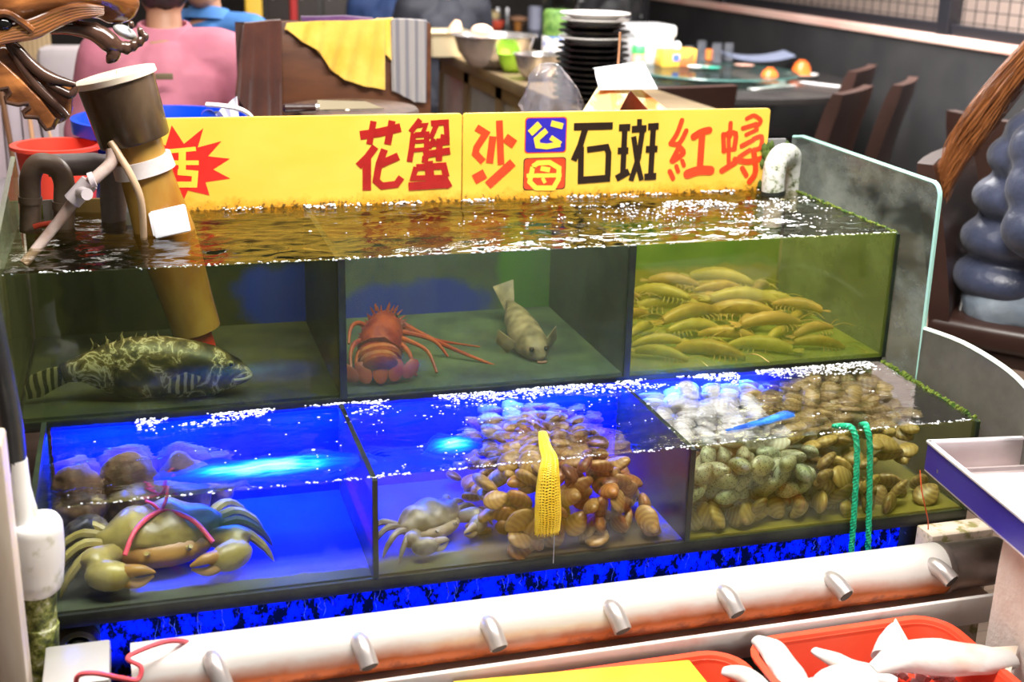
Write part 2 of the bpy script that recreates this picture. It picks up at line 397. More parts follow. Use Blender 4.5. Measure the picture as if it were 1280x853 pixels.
fl_lo = (panel_mat('blue_floor', [(.3, (.0, .015, .9)), (.7, (.0, .04, 1.0))], [(-.14, 2.2, .11, .3, (.03, .03, .02), 'y'), (.1, 2.02, .4, .03, (.06, .07, .04), 'y')], 6),
         panel_mat('blue_green_floor', [(.3, (.0, .02, .8)), (.7, (.01, .05, .9))], [(.5, 2.02, .2, .05, (.12, .13, .06), 'y'), (.75, 2.05, .22, .12, (.12, .09, .04), 'y')], 6),
         panel_mat('brown_green_floor', [(.3, (.16, .13, .03)), (.7, (.32, .26, .06))], [], 6))
for i in range(3):
    bm = B(); bx(bm, xs2[i]+.006, xs2[i+1]-.006, YL+.001, 2.385, ZLB-.004, ZLB+.002); part('tank_floor', bm, fl_lo[i], tank)
# side panes: right (rounded front top), its lower curved pane, left
xr = 1.622
poly = [V((xr, Y1, ZB)), V((xr, Y1, 1.002)), V((xr, 2.873, 1.010))] + arc_pts((xr, 2.305, .975), .028, pi/2, pi, 6, (0, 1, 0), (0, 0, 1)) + [V((xr, 2.272, .56)), V((xr, 2.42, .56))]
bm = B(); prism(bm, poly, (.010, 0, 0)); sp = part('side_pane', bm, MAT['side_glass'], tank, ang=30)
bm = B(); tube(bm, [p + V((.005, 0, 0)) for p in poly[1:-1]], .0055, 6); part('pane_edge', bm, MAT['edge_glass'], sp)
ys = [2.268, 2.134, 2.0, 1.92, 1.84, 1.78]; zs = [.686, .697, .690, .671, .635, .585]
poly2 = [V((xr, y, z)) for y, z in zip(ys, zs)]
poly2 = smoothpath(poly2, 4) + [V((xr, 1.78, .36)), V((xr, 2.268, .36))]
bm = B(); prism(bm, poly2, (.010, 0, 0)); sp = part('side_pane', bm, glass('grey_limescaled_glass', (.50, .50, .47), (.26, .25, .22), .5, .9, 6, (1, 1, 1), refl=.35, rough=.2), tank, ang=30)
bm = B(); tube(bm, [p + V((.005, 0, 0)) for p in poly2[:-2]], .006, 6); part('pane_edge', bm, M('pale_pane_edge', (.5, .58, .52), .3), sp)
poly3 = [V((X0-.012, Y1, ZB)), V((X0-.012, Y1, 1.0)), V((X0-.012, Y0, .93)), V((X0-.012, Y0, ZB))]
bm = B(); prism(bm, poly3, (.010, 0, 0)); part('side_pane', bm, glass('mossy_side_glass', (.7, .75, .6), (.25, .28, .14), .2, .7, 9, refl=.4), tank, ang=30)
bm = B(); bx(bm, XL0-.012, XL0-.003, YL-.008, 2.43, ZLB-.02, ZLW+.004); part('side_pane', bm, MAT['seal'], tank)
# algae seams along the water lines at the right
MAT['seam'] = M('bright_green_algae', (.03, .10, .008), .7, col2=(.20, .25, .03), scale=50, bmp=.4)
def seam(bm, a, b, r, n=60):
    for i in range(n):
        p = V(a).lerp(V(b), (i+random.random())/n)
        ell(bm, p + V((random.uniform(-r, r)*.4, 0, random.uniform(-r, r)*.6)), (r*random.uniform(.5, 1), (V(b)-V(a)).length/n*.9, r*random.uniform(.4, 1.1)), sub=1)
bm = B(); seam(bm, (1.605, 2.38, .573), (1.597, 2.02, .572), .007, 150); part('algae_seam', bm, MAT['seam'], tank); bm = B(); seam(bm, (1.618, Y0, ZW), (1.618, 2.88, ZW+.002), .004, 130)
part('algae_seam', bm, MAT['seam'], tank); bm = B(); seam(bm, (1.596, 2.008, .575), (1.596, 2.008, .50), .005, 26)
part('algae_seam', bm, MAT['seam'], tank)
bm = B()
for i in range(60): ell(bm, (1.55+random.uniform(-.02, .05), 2.90+random.uniform(-.008, .004), random.uniform(.87, .99)), (.008, .006, .014), sub=1)
part('algae_seam', bm, M('dark_green_algae', (.015, .03, .008), .8, col2=(.10, .16, .02), scale=40), tank)

# ------------------------------------------------------------------ water
def water(name, x0, x1, y0, y1, z, nx, ny, amp, sc, mat, label):
    bm = B(); G = []
    for i in range(nx+1):
        G.append([])
        for j in range(ny+1):
            x = x0+(x1-x0)*i/nx; y = y0+(y1-y0)*j/ny
            h = noise.noise(V((x*sc*.6, y*sc, 1.3)))*amp + noise.noise(V((x*sc*2, y*sc*2.6, 7.3)))*amp*.5
            G[-1].append(bm.verts.new((x, y, z+h*min(1, (y-y0)/.04))))
    for i in range(nx):
        for j in range(ny): bm.faces.new((G[i][j], G[i+1][j], G[i+1][j+1], G[i][j+1]))
    o = part(name, bm, mat, None, True, 180); tag(o, label, 'water', kind='stuff'); return o
water('water_surface', X0, X1, Y0, Y1-.005, ZW, 220, 70, .0045, 22, MAT['water_up'], 'brown rippling water reflecting the yellow boards, top of the upper tank tier')
water('water_surface', XL0, XL1+.004, YL, 2.39, ZLW, 200, 50, .003, 26, MAT['water_lo'], 'bright blue rippling water along the lower tank tier')
def foam(spots, label):
    bm = B()
    for (x, y, z, r) in spots:
        r_ = bmesh.ops.create_icosphere(bm, subdivisions=1, radius=r)
        for v in r_['verts']: v.co = V((v.co.x*random.uniform(.8, 1.8), v.co.y, v.co.z*.7)) + V((x, y, z))
    o = part('foam_bubbles', bm, MAT['foam'], None, True, 180); tag(o, label, 'foam', kind='stuff')
S = []; R_ = random.Random(3)
def rr(): return R_.choice((.0012, .0016, .002, .0026)) * R_.uniform(.7, 1.25)
for i in range(420):   # the front lip
    x = X0 + (X1-X0)*R_.random()**.75
    if noise.noise(V((x*9, 2, 2))) > -.15: S.append((x, Y0+R_.gauss(.002, .004), ZW+.001, rr()))
for i in range(1150):   # boiling water by the return pipe
    a = R_.random(); x = 1.33 + R_.gauss(0, .17); y = 2.80 - abs(R_.gauss(0, .11))
    if X0 < x < 1.6 and y > 2.42 and noise.noise(V((x*14, y*22, 4))) > -.05: S.append((x, y, ZW+.002, rr()*1.1))
for i in range(520):
    x = X0+.32 + (X1-X0-.34)*R_.random(); y = Y1-.02-abs(R_.gauss(0, .018))
    if noise.noise(V((x*11, 3, 9))) > .0: S.append((x, y, ZW+.003, rr()*1.3))
for i in range(260):
    x = .9+R_.gauss(0, .25); y = 2.62+R_.gauss(0, .05)
    if X0 < x < 1.58 and noise.noise(V((x*16, y*25, 14))) > .18: S.append((x, y, ZW+.002, rr()))
foam(S, 'white bubbles and foam floating on the upper tank water')
S = []
for i in range(560):
    x = XL0+(XL1-XL0)*R_.random()
    S.append((x, YL+R_.gauss(.001, .003), ZLW+.001, rr()*.85)) if (x > .3 or R_.random() < .35) and noise.noise(V((x*8, 5, 2))) > -.25 else None
for i in range(3000):
    x = XL0+.16+(XL1-XL0-.18)*R_.random(); y = 2.380-abs(R_.gauss(0, .03))
    if noise.noise(V((x*9, y*16, 6))) > -.1: S.append((x, y, ZLW+.001, rr()*1.1))
for i in range(900):
    x = .75+R_.gauss(0, .42); y = 2.02+.34*R_.random()
    if XL0 < x < XL1-.01 and noise.noise(V((x*16, y*24, 12))) > .22: S.append((x, y, ZLW+.001, rr()*.9))
foam(S, 'white bubbles and foam floating on the lower blue water')
# ------------------------------------------------------------------ painted sign boards
YS = 2.900
def sp_(zx, zy, fr):      # a point of the lettering, from its place on the board
    (x0, y0, s) = fr; return at(x0+zx/s, y0+zy/s, Y=YS)
def yellow(name):
    m, nt, b = _nodes(name); b.inputs['Roughness'].default_value = .35
    base = ramp(nt, tex(nt, 'noise', 2.5, 3, stretch=(1, 1, 2)), [(.3, (.81, .48, .04)), (.7, (.87, .61, .10))])
    ge = nt.nodes.new('ShaderNodeNewGeometry'); sp = nt.nodes.new('ShaderNodeSeparateXYZ'); nt.links.new(ge.outputs['Position'], sp.inputs[0])
    n1 = tex(nt, 'noise', 30, 6, .7)
    h = math_(nt, 'ADD', math_(nt, 'MULTIPLY', math_(nt, 'SUBTRACT', sp.outputs[2], .872), -14), n1)       # grime near the water line
    base = mixc(nt, ramp(nt, h, [(.15, (0, 0, 0)), (.45, (.8, .8, .8))]), base, (.72, .30, .01))
    h2 = math_(nt, 'ADD', math_(nt, 'MULTIPLY', math_(nt, 'SUBTRACT', sp.outputs[2], .885), -9), tex(nt, 'noise', 70, 4, .7))
    base = mixc(nt, ramp(nt, h2, [(.58, (0, 0, 0)), (.68, (.9, .9, .9))]), base, (.05, .035, .008))
    nt.links.new(base, b.inputs['Base Color']); return m
ysign = yellow('yellow_sign_paint')
def paint(name, col, dirt=True):
    return M(name, col, .4, col2=tuple(c*.72 for c in col), scale=30, lo=.45, hi=.8)
def ribbon(bm, pts, w, z):
    """one flat brush stroke standing z in front of the board"""
    P = [V((p.x, YS - z, p.z)) for p in pts]
    n = len(P); L = []; Rr = []
    for i in range(n):
        if i == 0: d = P[1]-P[0]; k = 1
        elif i == n-1: d = P[-1]-P[-2]; k = 1
        else:
            a = (P[i]-P[i-1]).normalized(); c = (P[i+1]-P[i]).normalized(); d = a+c
            if d.length < .2: d = c
            k = min(1.5, 1/max(.5, d.normalized().dot(c)))
        d.normalize(); nn = V((-d.z, 0, d.x))
        L.append(P[i]+nn*w/2*k); Rr.append(P[i]-nn*w/2*k)
    ring = L + Rr[::-1]
    for i in range(n-1):
        vs = [bm.verts.new(q) for q in (L[i], L[i+1], Rr[i+1], Rr[i])]
        vs += [bm.verts.new(q+V((0, z, 0))) for q in (L[i], L[i+1], Rr[i+1], Rr[i])]
        for f in ((0, 1, 2, 3), (7, 6, 5, 4), (0, 4, 5, 1), (1, 5, 6, 2), (2, 6, 7, 3), (3, 7, 4, 0)): bm.faces.new([vs[k] for k in f])
def strokes(name, lst, fr, mat, parent, z0=.0012, round_=False):
    bm = B(); s = fr[2]; k = 0
    sc = (at(600, 190, Y=YS)-at(599, 190, Y=YS)).length
    for pts, wd in lst:
        ps = [sp_(x, y, fr) for x, y in pts]; w = wd/s*sc*1.1; z = z0+.00005*k; k += 1
        if round_ and len(ps) > 2: ps = smoothpath(ps, 4)
        ribbon(bm, ps, w, z)
        if round_:
            for p in (ps[0], ps[-1]):
                c = V((p.x, YS-z-.00003, p.z)); prism(bm, [c+V((cos(t)*w/2, 0, sin(t)*w/2)) for t in [2*pi*q/12 for q in range(12)]], (0, z, 0))
    part(name, bm, mat, parent, False)
F1 = (190, 140, 5.565); F2 = (430, 135, 4.741); F3 = (640, 135, 6.4); F4 = (820, 130, 7.106)
dred = paint('dark_red_paint', (.40, .012, .010)); ored = paint('orange_red_paint', (.85, .06, .015)); blk = paint('brown_black_paint', (.022, .010, .006))
ylw = M('yellow_letter_paint', (.93, .62, .06), .4); bred = paint('burst_red_paint', (.80, .022, .015)); bblu = paint('square_blue_paint', (.03, .02, .42))
def rrect(x0, x1, y0, y1, r, Y, n=5):
    out = []
    for (cx, cz, a) in ((x1-r, y1-r, 0), (x0+r, y1-r, pi/2), (x0+r, y0+r, pi), (x1-r, y0+r, 3*pi/2)):
        out += [V((cx+r*cos(a+pi/2*k/n), Y, cz+r*sin(a+pi/2*k/n))) for k in range(n+1)]
    return out
zt = .5*(at(400, 145, Y=YS).z + at(800, 138, Y=YS).z)
xa, xm, xb_ = at(196, 148, Y=YS).x, at(578.5, 141, Y=YS).x, at(963.5, 136, Y=YS).x
def board(x0, x1, label):
    o = thing('sign_board', label, 'sign', ((x0+x1)/2, YS, .84), 'yellow price boards over the tank')
    bm = B(); prism(bm, rrect(x0, x1, .845, zt, .008, YS), (0, .010, 0), .0012, 1); part('panel', bm, ysign, o); return o
b1 = board(xa, xm-.0012, 'yellow sign board with a red starburst and two dark red characters')
b2 = board(xm+.0012, xb_, 'yellow sign board with blue and red squares and black and red characters')
# red starburst
burst = [(95, 235), (137, 92), (222, 222), (357, 113), (318, 247), (482, 203), (388, 308), (540, 325), (424, 400), (543, 462), (372, 487), (400, 580), (250, 545), (215, 625), (130, 560), (60, 640), (60, 500), (0, 520), (35, 400), (-10, 330), (40, 290), (10, 180)]
bm = B(); prism(bm, [sp_(x, y, F1)+V((0, -.0008, 0)) for x, y in burst], (0, .0008, 0)); part('starburst', bm, bred, b1, False)
strokes('character', [([(105, 275), (305, 256)], 24), ([(210, 270), (210, 420)], 40), ([(100, 353), (325, 353)], 26), ([(178, 418), (300, 428), (294, 505), (145, 505), (130, 425)], 34),
                      ([(45, 262), (78, 285)], 26), ([(40, 350), (72, 362)], 26), ([(50, 470), (86, 400)], 26)], F1, ylw, b1)
strokes('character', [([(95, 162), (210, 145), (335, 115)], 44), ([(175, 78), (150, 215)], 32), ([(285, 75), (258, 215)], 36), ([(185, 228), (140, 290), (85, 345)], 38), ([(135, 300), (135, 488)], 44),
                      ([(240, 245), (208, 330), (190, 430), (225, 462), (310, 452), (340, 410)], 36), ([(212, 335), (322, 285)], 40)], F2, dred, b1)
strokes('character', [([(452, 68), (395, 142)], 28), ([(430, 105), (485, 100), (468, 145)], 24), ([(412, 150), (402, 230), (388, 318)], 30), ([(420, 160), (490, 155), (488, 300)], 28), ([(410, 200), (490, 195)], 18), ([(405, 250), (490, 243)], 20),
                      ([(515, 90), (605, 84), (610, 175), (572, 170)], 28), ([(548, 100), (512, 180)], 26), ([(532, 180), (505, 238)], 22), ([(500, 215), (625, 200)], 28), ([(470, 278), (628, 253)], 36), ([(566, 180), (562, 312)], 34), ([(482, 285), (478, 322)], 32),
                      ([(428, 352), (590, 342), (606, 408)], 34), ([(428, 350), (408, 415), (600, 412)], 30), ([(500, 315), (515, 470)], 46), ([(382, 465), (618, 450)], 42), ([(582, 395), (625, 470)], 34)], F2, dred, b1)
strokes('character', [([(785, 115), (840, 150), (785, 235), (778, 270), (825, 318)], 36), ([(770, 425), (835, 388)], 52), ([(920, 74), (930, 335)], 36), ([(882, 168), (862, 326)], 38), ([(955, 175), (1010, 215)], 48), ([(852, 458), (1000, 322)], 46)], F2, ored, b2)
def square(z3, mat, rim):
    x0, x1, y0, y1 = z3; a = sp_(x0, y1, F3); c = sp_(x1, y0, F3)
    for (e, m_, d, nm) in ((0.0, rim, .0006, 'square_border'), (.0022, mat, .0010, 'square')):
        bm = B(); prism(bm, rrect(a.x+e, c.x-e, a.z+e, c.z-e, .008, YS-d), (0, d, 0)); part(nm, bm, m_, b2, False)
square((98, 442, 70, 364), bblu, ored)
square((86, 434, 392, 660), ored, M('black_grime', (.02, .012, .008), .6))
strokes('character', [([(143, 203), (222, 128)], 50), ([(312, 122), (405, 146)], 42), ([(275, 178), (195, 250), (205, 300), (280, 308), (385, 288)], 40), ([(308, 235), (388, 288)], 36)], F3, ylw, b2, .0018)
strokes('character', [([(165, 470), (140, 590), (190, 640), (330, 640), (370, 570), (375, 480), (300, 436), (205, 440), (165, 470)], 36), ([(115, 542), (395, 538)], 30), ([(228, 482), (302, 496)], 36), ([(242, 560), (264, 600)], 26)], F3, ylw, b2, .0018)
strokes('character', [([(495, 150), (805, 142)], 52), ([(590, 150), (545, 300), (492, 420)], 46), ([(552, 310), (548, 605)], 44), ([(600, 334), (755, 312), (772, 360), (765, 550)], 44), ([(525, 580), (785, 560)], 52)], F3, blk, b2)
strokes('character', [([(855, 158), (945, 154)], 50), ([(845, 343), (930, 341)], 48), ([(833, 565), (935, 508)], 50), ([(902, 160), (885, 545)], 42), ([(1020, 88), (1018, 165)], 36), ([(958, 170), (1075, 162)], 48),
                      ([(1045, 165), (1010, 400), (950, 582)], 40), ([(973, 228), (1000, 430), (1035, 578)], 38), ([(1088, 150), (1172, 144)], 48), ([(1070, 330), (1162, 327)], 48), ([(1058, 552), (1152, 545)], 50), ([(1130, 150), (1108, 552)], 42)], F3, blk, b2)
strokes('character', [([(230, 145), (185, 265), (130, 348)], 40), ([(130, 352), (205, 350), (268, 238)], 40), ([(205, 380), (240, 435), (150, 505)], 46), ([(195, 400), (140, 505)], 42), ([(232, 505), (246, 545)], 36), ([(180, 552), (195, 598)], 36), ([(122, 598), (150, 660)], 40),
                      ([(335, 290), (400, 250), (470, 232)], 58), ([(408, 285), (388, 570)], 56), ([(280, 622), (380, 590), (480, 590)], 78)], F4, ored, b2, .0012, True)
strokes('character', [([(662, 170), (655, 290)], 38), ([(597, 270), (602, 420)], 40), ([(600, 275), (705, 262), (692, 400)], 42), ([(602, 415), (700, 398)], 36), ([(645, 250), (645, 545)], 36), ([(585, 592), (700, 520)], 50),
                      ([(805, 130), (870, 102), (930, 150), (885, 205)], 34), ([(770, 215), (890, 178)], 36), ([(800, 272), (895, 228)], 32), ([(760, 372), (862, 318)], 38), ([(740, 468), (832, 408)], 38), ([(865, 308), (938, 290), (925, 385), (868, 405)], 36),
                      ([(700, 492), (820, 512), (950, 478)], 48), ([(868, 430), (882, 600), (828, 690)], 48), ([(765, 570), (800, 632)], 42)], F4, ored, b2, .0012, True)
# sealing strip the boards stand in
bm = B(); bx(bm, xa-.12, 1.6, YS+.0105, YS+.018, .84, 1.0); part('board_rest', bm, M('grey_rest', (.2, .2, .2), .6), tank)

# ------------------------------------------------------------------ protein skimmer with tilted cup
YK = 2.72
A = at(143, 96, Y=YK); Bq = at(246, 412, Y=YK); ax = (Bq-A).normalized()
def ha(x, y): return (at(x, y, Y=YK)-A).dot(ax)
def wr(px): return px/FPX*2.86/2
sk = thing('protein_skimmer', 'tilted brown skimmer cup on an orange cone standing in the upper tank at its left', 'skimmer', Bq)
h1, h2, h3, h4, h5 = ha(168, 176), ha(176, 205), ha(190, 245), ha(207, 290), ha(246, 412)
bm = B(); lathe(bm, [(wr(84), .004), (wr(86), .006), (wr(80), h1-.004), (wr(78), h1), (wr(60), h1+.001)], A, ax, 40)
part('collection_cup', bm, M('brown_smoked_acrylic', (.045, .026, .014), .22, col2=(.15, .10, .06), scale=9, stretch=(1, 1, .4), lo=.4, hi=.75, spec=.6), sk)
bm = B(); lathe(bm, [(wr(84), -.006), (wr(93), -.005), (wr(94), .006), (wr(88), .008)], A, ax, 40)
p_ = A - ax*.008 + RT*.012; box(bm, p_, (.012, .012, .012), None, .003)
part('lid', bm, M('cream_plastic', (.75, .66, .52), .4, col2=(.55, .36, .2), scale=12, lo=.55, hi=.8), sk)
bm = B(); lathe(bm, [(wr(58), h1-.002), (wr(58), h2), (wr(62), h3), (wr(70), h4), (wr(68), h4+.05), (wr(60), h5-.06), (wr(58), h5)], A, ax, 40)
part('reaction_cone', bm, M('orange_stained_acrylic', (.30, .12, .015), .2, col2=(.48, .30, .07), scale=9, stretch=(1, 1, .5), lo=.35, hi=.7, spec=.6), sk)
bm = B(); lathe(bm, [(wr(60), h2-.012), (wr(68), h2-.012), (wr(70), h2+.020), (wr(60), h2+.020)], A, ax, 32)
bandm = M('white_band_plastic', (.78, .74, .74), .35, col2=(.62, .52, .5), scale=14)
part('neck_band', bm, bandm, sk)
bm = B(); c = at(213, 277, Y=YK-.075); rot = Matrix((RT*.97+UP*.22, -FW, UP*.97-RT*.22)).transposed()
box(bm, c, (.075, .010, .058), rot, .004); box(bm, c+RT*-.036+FW*.02+UP*-.006, (.010, .045, .050), rot, .003)
part('white_clip', bm, M('white_clip_plastic', (.8, .8, .86), .3), sk)
bm = B(); lathe(bm, [(.024, -.02), (.040, -.016), (.040, .022), (.030, .026)], at(244, 427, Y=YK), ax, 24); part('foot_ring', bm, M('red_plastic', (.75, .05, .03), .35), sk)
bm = B(); q = smoothpath([at(138, 178, Y=YK-.06), at(146, 190, Y=YK-.07), at(163, 218, Y=YK-.085), at(176, 250, Y=YK-.085), at(180, 298, Y=YK-.06)], 6)
tube(bm, q, .0075, 10); part('air_tube', bm, M('tan_silicone_tube', (.55, .38, .24), .3), sk)
hz = thing('air_hose', 'pale pink hose with a small tap bending into the water left of the skimmer', 'hose', at(75, 278, Y=2.66))
q = smoothpath([at(140, 187, Y=2.66), at(139, 203, Y=2.65), at(122, 220, Y=2.64), at(104, 236, Y=2.64)], 6)
hm = M('pinkish_hose_plastic', (.62, .50, .46), .35, col2=(.45, .30, .24), scale=25)
bm = B(); tube(bm, q, .0125, 12); tube(bm, [at(104, 236, Y=2.64), at(75, 275, Y=2.64), at(30, 330, Y=2.6)], [.0125, .011, .010], 12); part('hose', bm, hm, hz)
bm = B(); tube(bm, [at(112, 228, Y=2.635), at(90, 252, Y=2.635)], .0185, 12); tube(bm, [at(112, 226, Y=2.62), at(118, 224, Y=2.62)], .016, 10); tube(bm, [at(100, 240, Y=2.63), at(109, 243, Y=2.59)], .012, 14); part('tap', bm, M('pale_tap_plastic', (.66, .58, .60), .35), hz)

# ------------------------------------------------------------------ grey pipes at the back left
pvc = M('brown_stained_pvc', (.13, .085, .06), .4, col2=(.24, .17, .12), scale=14, bmp=.15)
pm2 = M('purplish_grey_pvc', (.16, .13, .13), .4, col2=(.22, .18, .17), scale=12)
def bend(bm, pts, r, n=8):
    tube(bm, smoothpath(pts, n), r, 18)
o = thing('pipe_bend', 'brown stained plastic pipe hooked over the left end of the upper tank', 'pipe', at(40, 285, Y=2.78))
Yp = 2.78
bm = B(); bend(bm, [at(38, 290, Y=Yp), at(38, 250, Y=Yp), at(38, 222, Y=Yp), at(46, 206, Y=Yp), at(60, 205, Y=Yp), at(73, 212, Y=Yp), at(80, 228, Y=Yp), at(80, 250, Y=Yp), at(80, 288, Y=Yp)], .0215); part('pipe', bm, pvc, o)
bm = B(); tube(bm, [at(80, 252, Y=Yp), at(80, 262, Y=Yp)], .024, 18); tube(bm, [at(38, 246, Y=Yp), at(38, 254, Y=Yp)], .024, 18); part('collar', bm, pvc, o)
o = thing('pipe_bend', 'purplish grey plastic pipe running behind the skimmer neck and down into the water', 'pipe', at(142, 280, Y=2.82))
Yp = 2.83
bm = B(); tube(bm, [at(60, 207, Y=Yp), at(118, 205, Y=Yp), at(134, 208, Y=Yp), at(142, 222, Y=Yp), at(142, 258, Y=Yp), at(142, 290, Y=Yp)], [.024, .024, .026, .027, .027, .025], 18); part('pipe', bm, pm2, o)
bm = B(); tube(bm, [at(142, 212, Y=Yp), at(142, 256, Y=Yp)], .0285, 18); part('collar', bm, pm2, o)
# little red float and white strip by the pipes
o = part('float_clip', (lambda b_: (tube(b_, smoothpath([at(42, 284, Y=2.75), at(52, 281, Y=2.75), at(66, 279, Y=2.75)], 4), [.006]*9, 10), b_)[1])(B()), M('red_float_plastic', (.5, .05, .02), .4)); tag(o, 'small red clip floating at the foot of the brown hooked pipe', 'clip')
o = part('tag_strip', (lambda b_: (box(b_, at(60, 263, Y=2.80), (.020, .004, .045), None, .001), b_)[1])(B()), M('white_strip', (.75, .75, .72), .5)); tag(o, 'white plastic strip between the two legs of the brown hooked pipe', 'strip')

# ------------------------------------------------------------------ spotted return elbow at the right
o = thing('return_elbow', 'white algae-spotted pipe elbow pouring water at the back right of the upper tank', 'pipe', at(968, 265, Y=2.84))
el, nt, b = _nodes('algae_spotted_white_pvc'); b.inputs['Roughness'].default_value = .4
nt.links.new(ramp(nt, tex(nt, 'noise', 60, 4, .7), [(.50, (.60, .60, .58)), (.58, (.35, .38, .26)), (.66, (.04, .05, .02))]), b.inputs['Base Color'])
Ye = 2.83
bm = B(); tube(bm, smoothpath([at(966, 242, Y=Ye), at(967, 222, Y=Ye), at(970, 205, Y=Ye+.005), at(978, 194, Y=Ye+.02), at(988, 196, Y=Ye+.05), at(990, 215, Y=Ye+.06), at(990, 262, Y=Ye+.06)], 6), .0285, 20); part('elbow', bm, el, o)
bm = B(); tube(bm, [at(966, 240, Y=Ye), at(966, 262, Y=Ye), at(964, 282, Y=Ye)], [.024, .023, .024], 16); part('outlet', bm, M('pale_outlet', (.45, .36, .30), .35, col2=(.58, .52, .48), scale=10), o)
bm = B(); tube(bm, [at(966, 238, Y=Ye), at(966, 244, Y=Ye)], .0300, 20); part('collar', bm, M('black_collar', (.012, .014, .010), .6), o)

# ------------------------------------------------------------------ sump and spout pipe in front
o = thing('splash_panel', 'blue mottled splash panel under the lower tank tier, behind the steel pipe', 'panel', (.7, 2.05, .1))
sm, nt, b = _nodes('blue_mottled_panel'); b.inputs['Roughness'].default_value = .6; b.inputs['Specular IOR Level'].default_value = .08
nt.links.new(mixc(nt, ramp(nt, tex(nt, 'noise', 42, 6, .7, stretch=(1, 1, .7)), [(.44, (0, 0, 0)), (.54, (1, 1, 1))]), ramp(nt, tex(nt, 'noise', 3, 3), [(.3, (.0, .02, .85)), (.7, (.0, .05, 1.0))]), (.0006, .0008, .006)), b.inputs['Base Color'])
bm = B(); bx(bm, -.115, 1.47, 2.045, 2.058, .08, .354); part('panel', bm, sm, o)
bm = B(); bx(bm, -.20, -.115, 2.045, 2.058, .08, .354); part('end_panel', bm, MAT['slab'], o); bm = B(); bx(bm, 1.47, 1.56, 2.045, 2.058, .08, .354); part('end_panel', bm, M('mossy_black_panel', (.012, .013, .008), .5, col2=(.07, .065, .03), scale=12), o)
bm = B()
for i in range(46):
    x = random.uniform(-.05, 1.5); z0 = random.uniform(.33, .353); L = random.uniform(.015, .06)
    tube(bm, [V((x+random.uniform(-.004, .004), 2.036+.006*math.sin(i), z0-L*k/4)) for k in range(5)], [.0004, .0010, .0006, .0012, .0003], 5)
o = part('dripping_water', bm, glass('falling_water', (.8, .85, .95), (.5, .55, .7), .1, .6, 60, refl=.9)); tag(o, 'thin streaks of water dripping in front of the blue mottled panel', 'water', kind='stuff')
o = thing('drain_elbow', 'mossy brown round drain fitting at the left end under the lower tank', 'drain', at(100, 845, Y=2.03))
mz = M('mossy_brown_plastic', (.06, .055, .03), .35, col2=(.16, .14, .07), scale=18)
c = at(99, 805, Y=2.03)
bm = B(); lathe(bm, [(.034, 0), (.034, .03), (.026, .034), (.022, .02)], c+V((0, .012, 0)), (0, -1, 0), 28); part('flange', bm, mz, o)
bm = B(); tube(bm, smoothpath([c, c+V((0, -.03, -.005)), c+V((0, -.036, -.05)), c+V((0, -.03, -.12))], 5), .019, 16); part('elbow', bm, M('glossy_black_elbow', (.012, .012, .010), .15), o)

man = thing('spout_manifold', 'long rust-stained steel pipe with seven short spouts in front of the tank', 'pipe', (.75, 1.89, .27))
pma, nt, b = _nodes('rusted_steel_pipe'); b.inputs['Roughness'].default_value = .38; b.inputs['Metallic'].default_value = .25
ge = nt.nodes.new('ShaderNodeNewGeometry'); sp3 = nt.nodes.new('ShaderNodeSeparateXYZ'); nt.links.new(ge.outputs['Position'], sp3.inputs[0])
h = math_(nt, 'ADD', math_(nt, 'MULTIPLY', math_(nt, 'SUBTRACT', sp3.outputs[2], .338), -17), tex(nt, 'noise', 9, 4, .6, stretch=(.7, 1, 1)))
c1 = mixc(nt, ramp(nt, h, [(.40, (0, 0, 0)), (.95, (1, 1, 1))]), (.74, .70, .66), (.58, .15, .03))
c1 = mixc(nt, ramp(nt, math_(nt, 'MULTIPLY', tex(nt, 'noise', 22, 5, .7), h), [(.55, (0, 0, 0)), (.75, (.8, .8, .8))]), c1, (.18, .035, .01))
nt.links.new(c1, b.inputs['Base Color'])
bm = B(); xl, xr_ = at(165, 835, Y=1.89).x, 1.455
lathe(bm, [(.0505, 0), (.0505, xr_-xl), ], (xl, 1.89, .322), (1, 0, 0), 36); part('pipe', bm, pma, man)
dst = M('dark_weathered_steel', (.16, .13, .12), .35, .6, col2=(.34, .28, .25), scale=8)
bm = B(); lathe(bm, [(.0515, 0), (.0525, .003), (.0525, .012), (.047, .016), (.047, .14)], (xr_, 1.89, .322), (1, 0, 0), 36); part('end_cap', bm, dst, man)
for (tx, ty, bx_, by_) in ((262, 822, 283, 866), (446, 797, 462, 834), (606, 775, 624, 811), (758, 756, 779, 789), (898, 739, 922, 768), (1032, 714, 1058, 745), (1160, 697, 1190, 727)):
    e = at(bx_, by_, Y=1.812); s0 = V((at(tx, ty, Y=1.87).x, 1.89, .335))
    bm = B(); d = (e-s0).normalized(); L = (e-s0).length
    mid = V((s0.x*.75+e.x*.25, 1.845, .352))
    tube(bm, smoothpath([s0, mid, e], 5), .0165, 16)
    sp_o = part('spout', bm, M('spout_steel', (.55, .50, .48), .3, .6), man)
    bm = B(); lathe(bm, [(.0135, 0), (.0135, .0012)], e+d*.0002, (e-mid), 16); part('spout_mouth', bm, M('spout_dark', (.01, .008, .008), .6), sp_o)
lp = M('rusty_pale_ledge', (.66, .52, .44), .4, col2=(.55, .18, .06), scale=6, lo=.5, hi=.8, stretch=(.6, 1, 1))
bm = B(); bx(bm, .0, 1.56, 1.800, 1.95, .255, .270, .002); part('ledge_plate', bm, lp, man)
bm = B(); bx(bm, .0, 1.565, 1.786, 1.797, .252, .311, .004); part('ledge_lip', bm, M('white_worn_lip', (.76, .72, .68), .35, col2=(.6, .42, .33), scale=10, lo=.55, hi=.8), man)
o = thing('channel_bracket', 'grey steel channel end bottom left below the mossy pipe', 'bracket', (-.08, 1.86, .2))
bm = B(); pc_ = at(55, 842, Y=1.86)
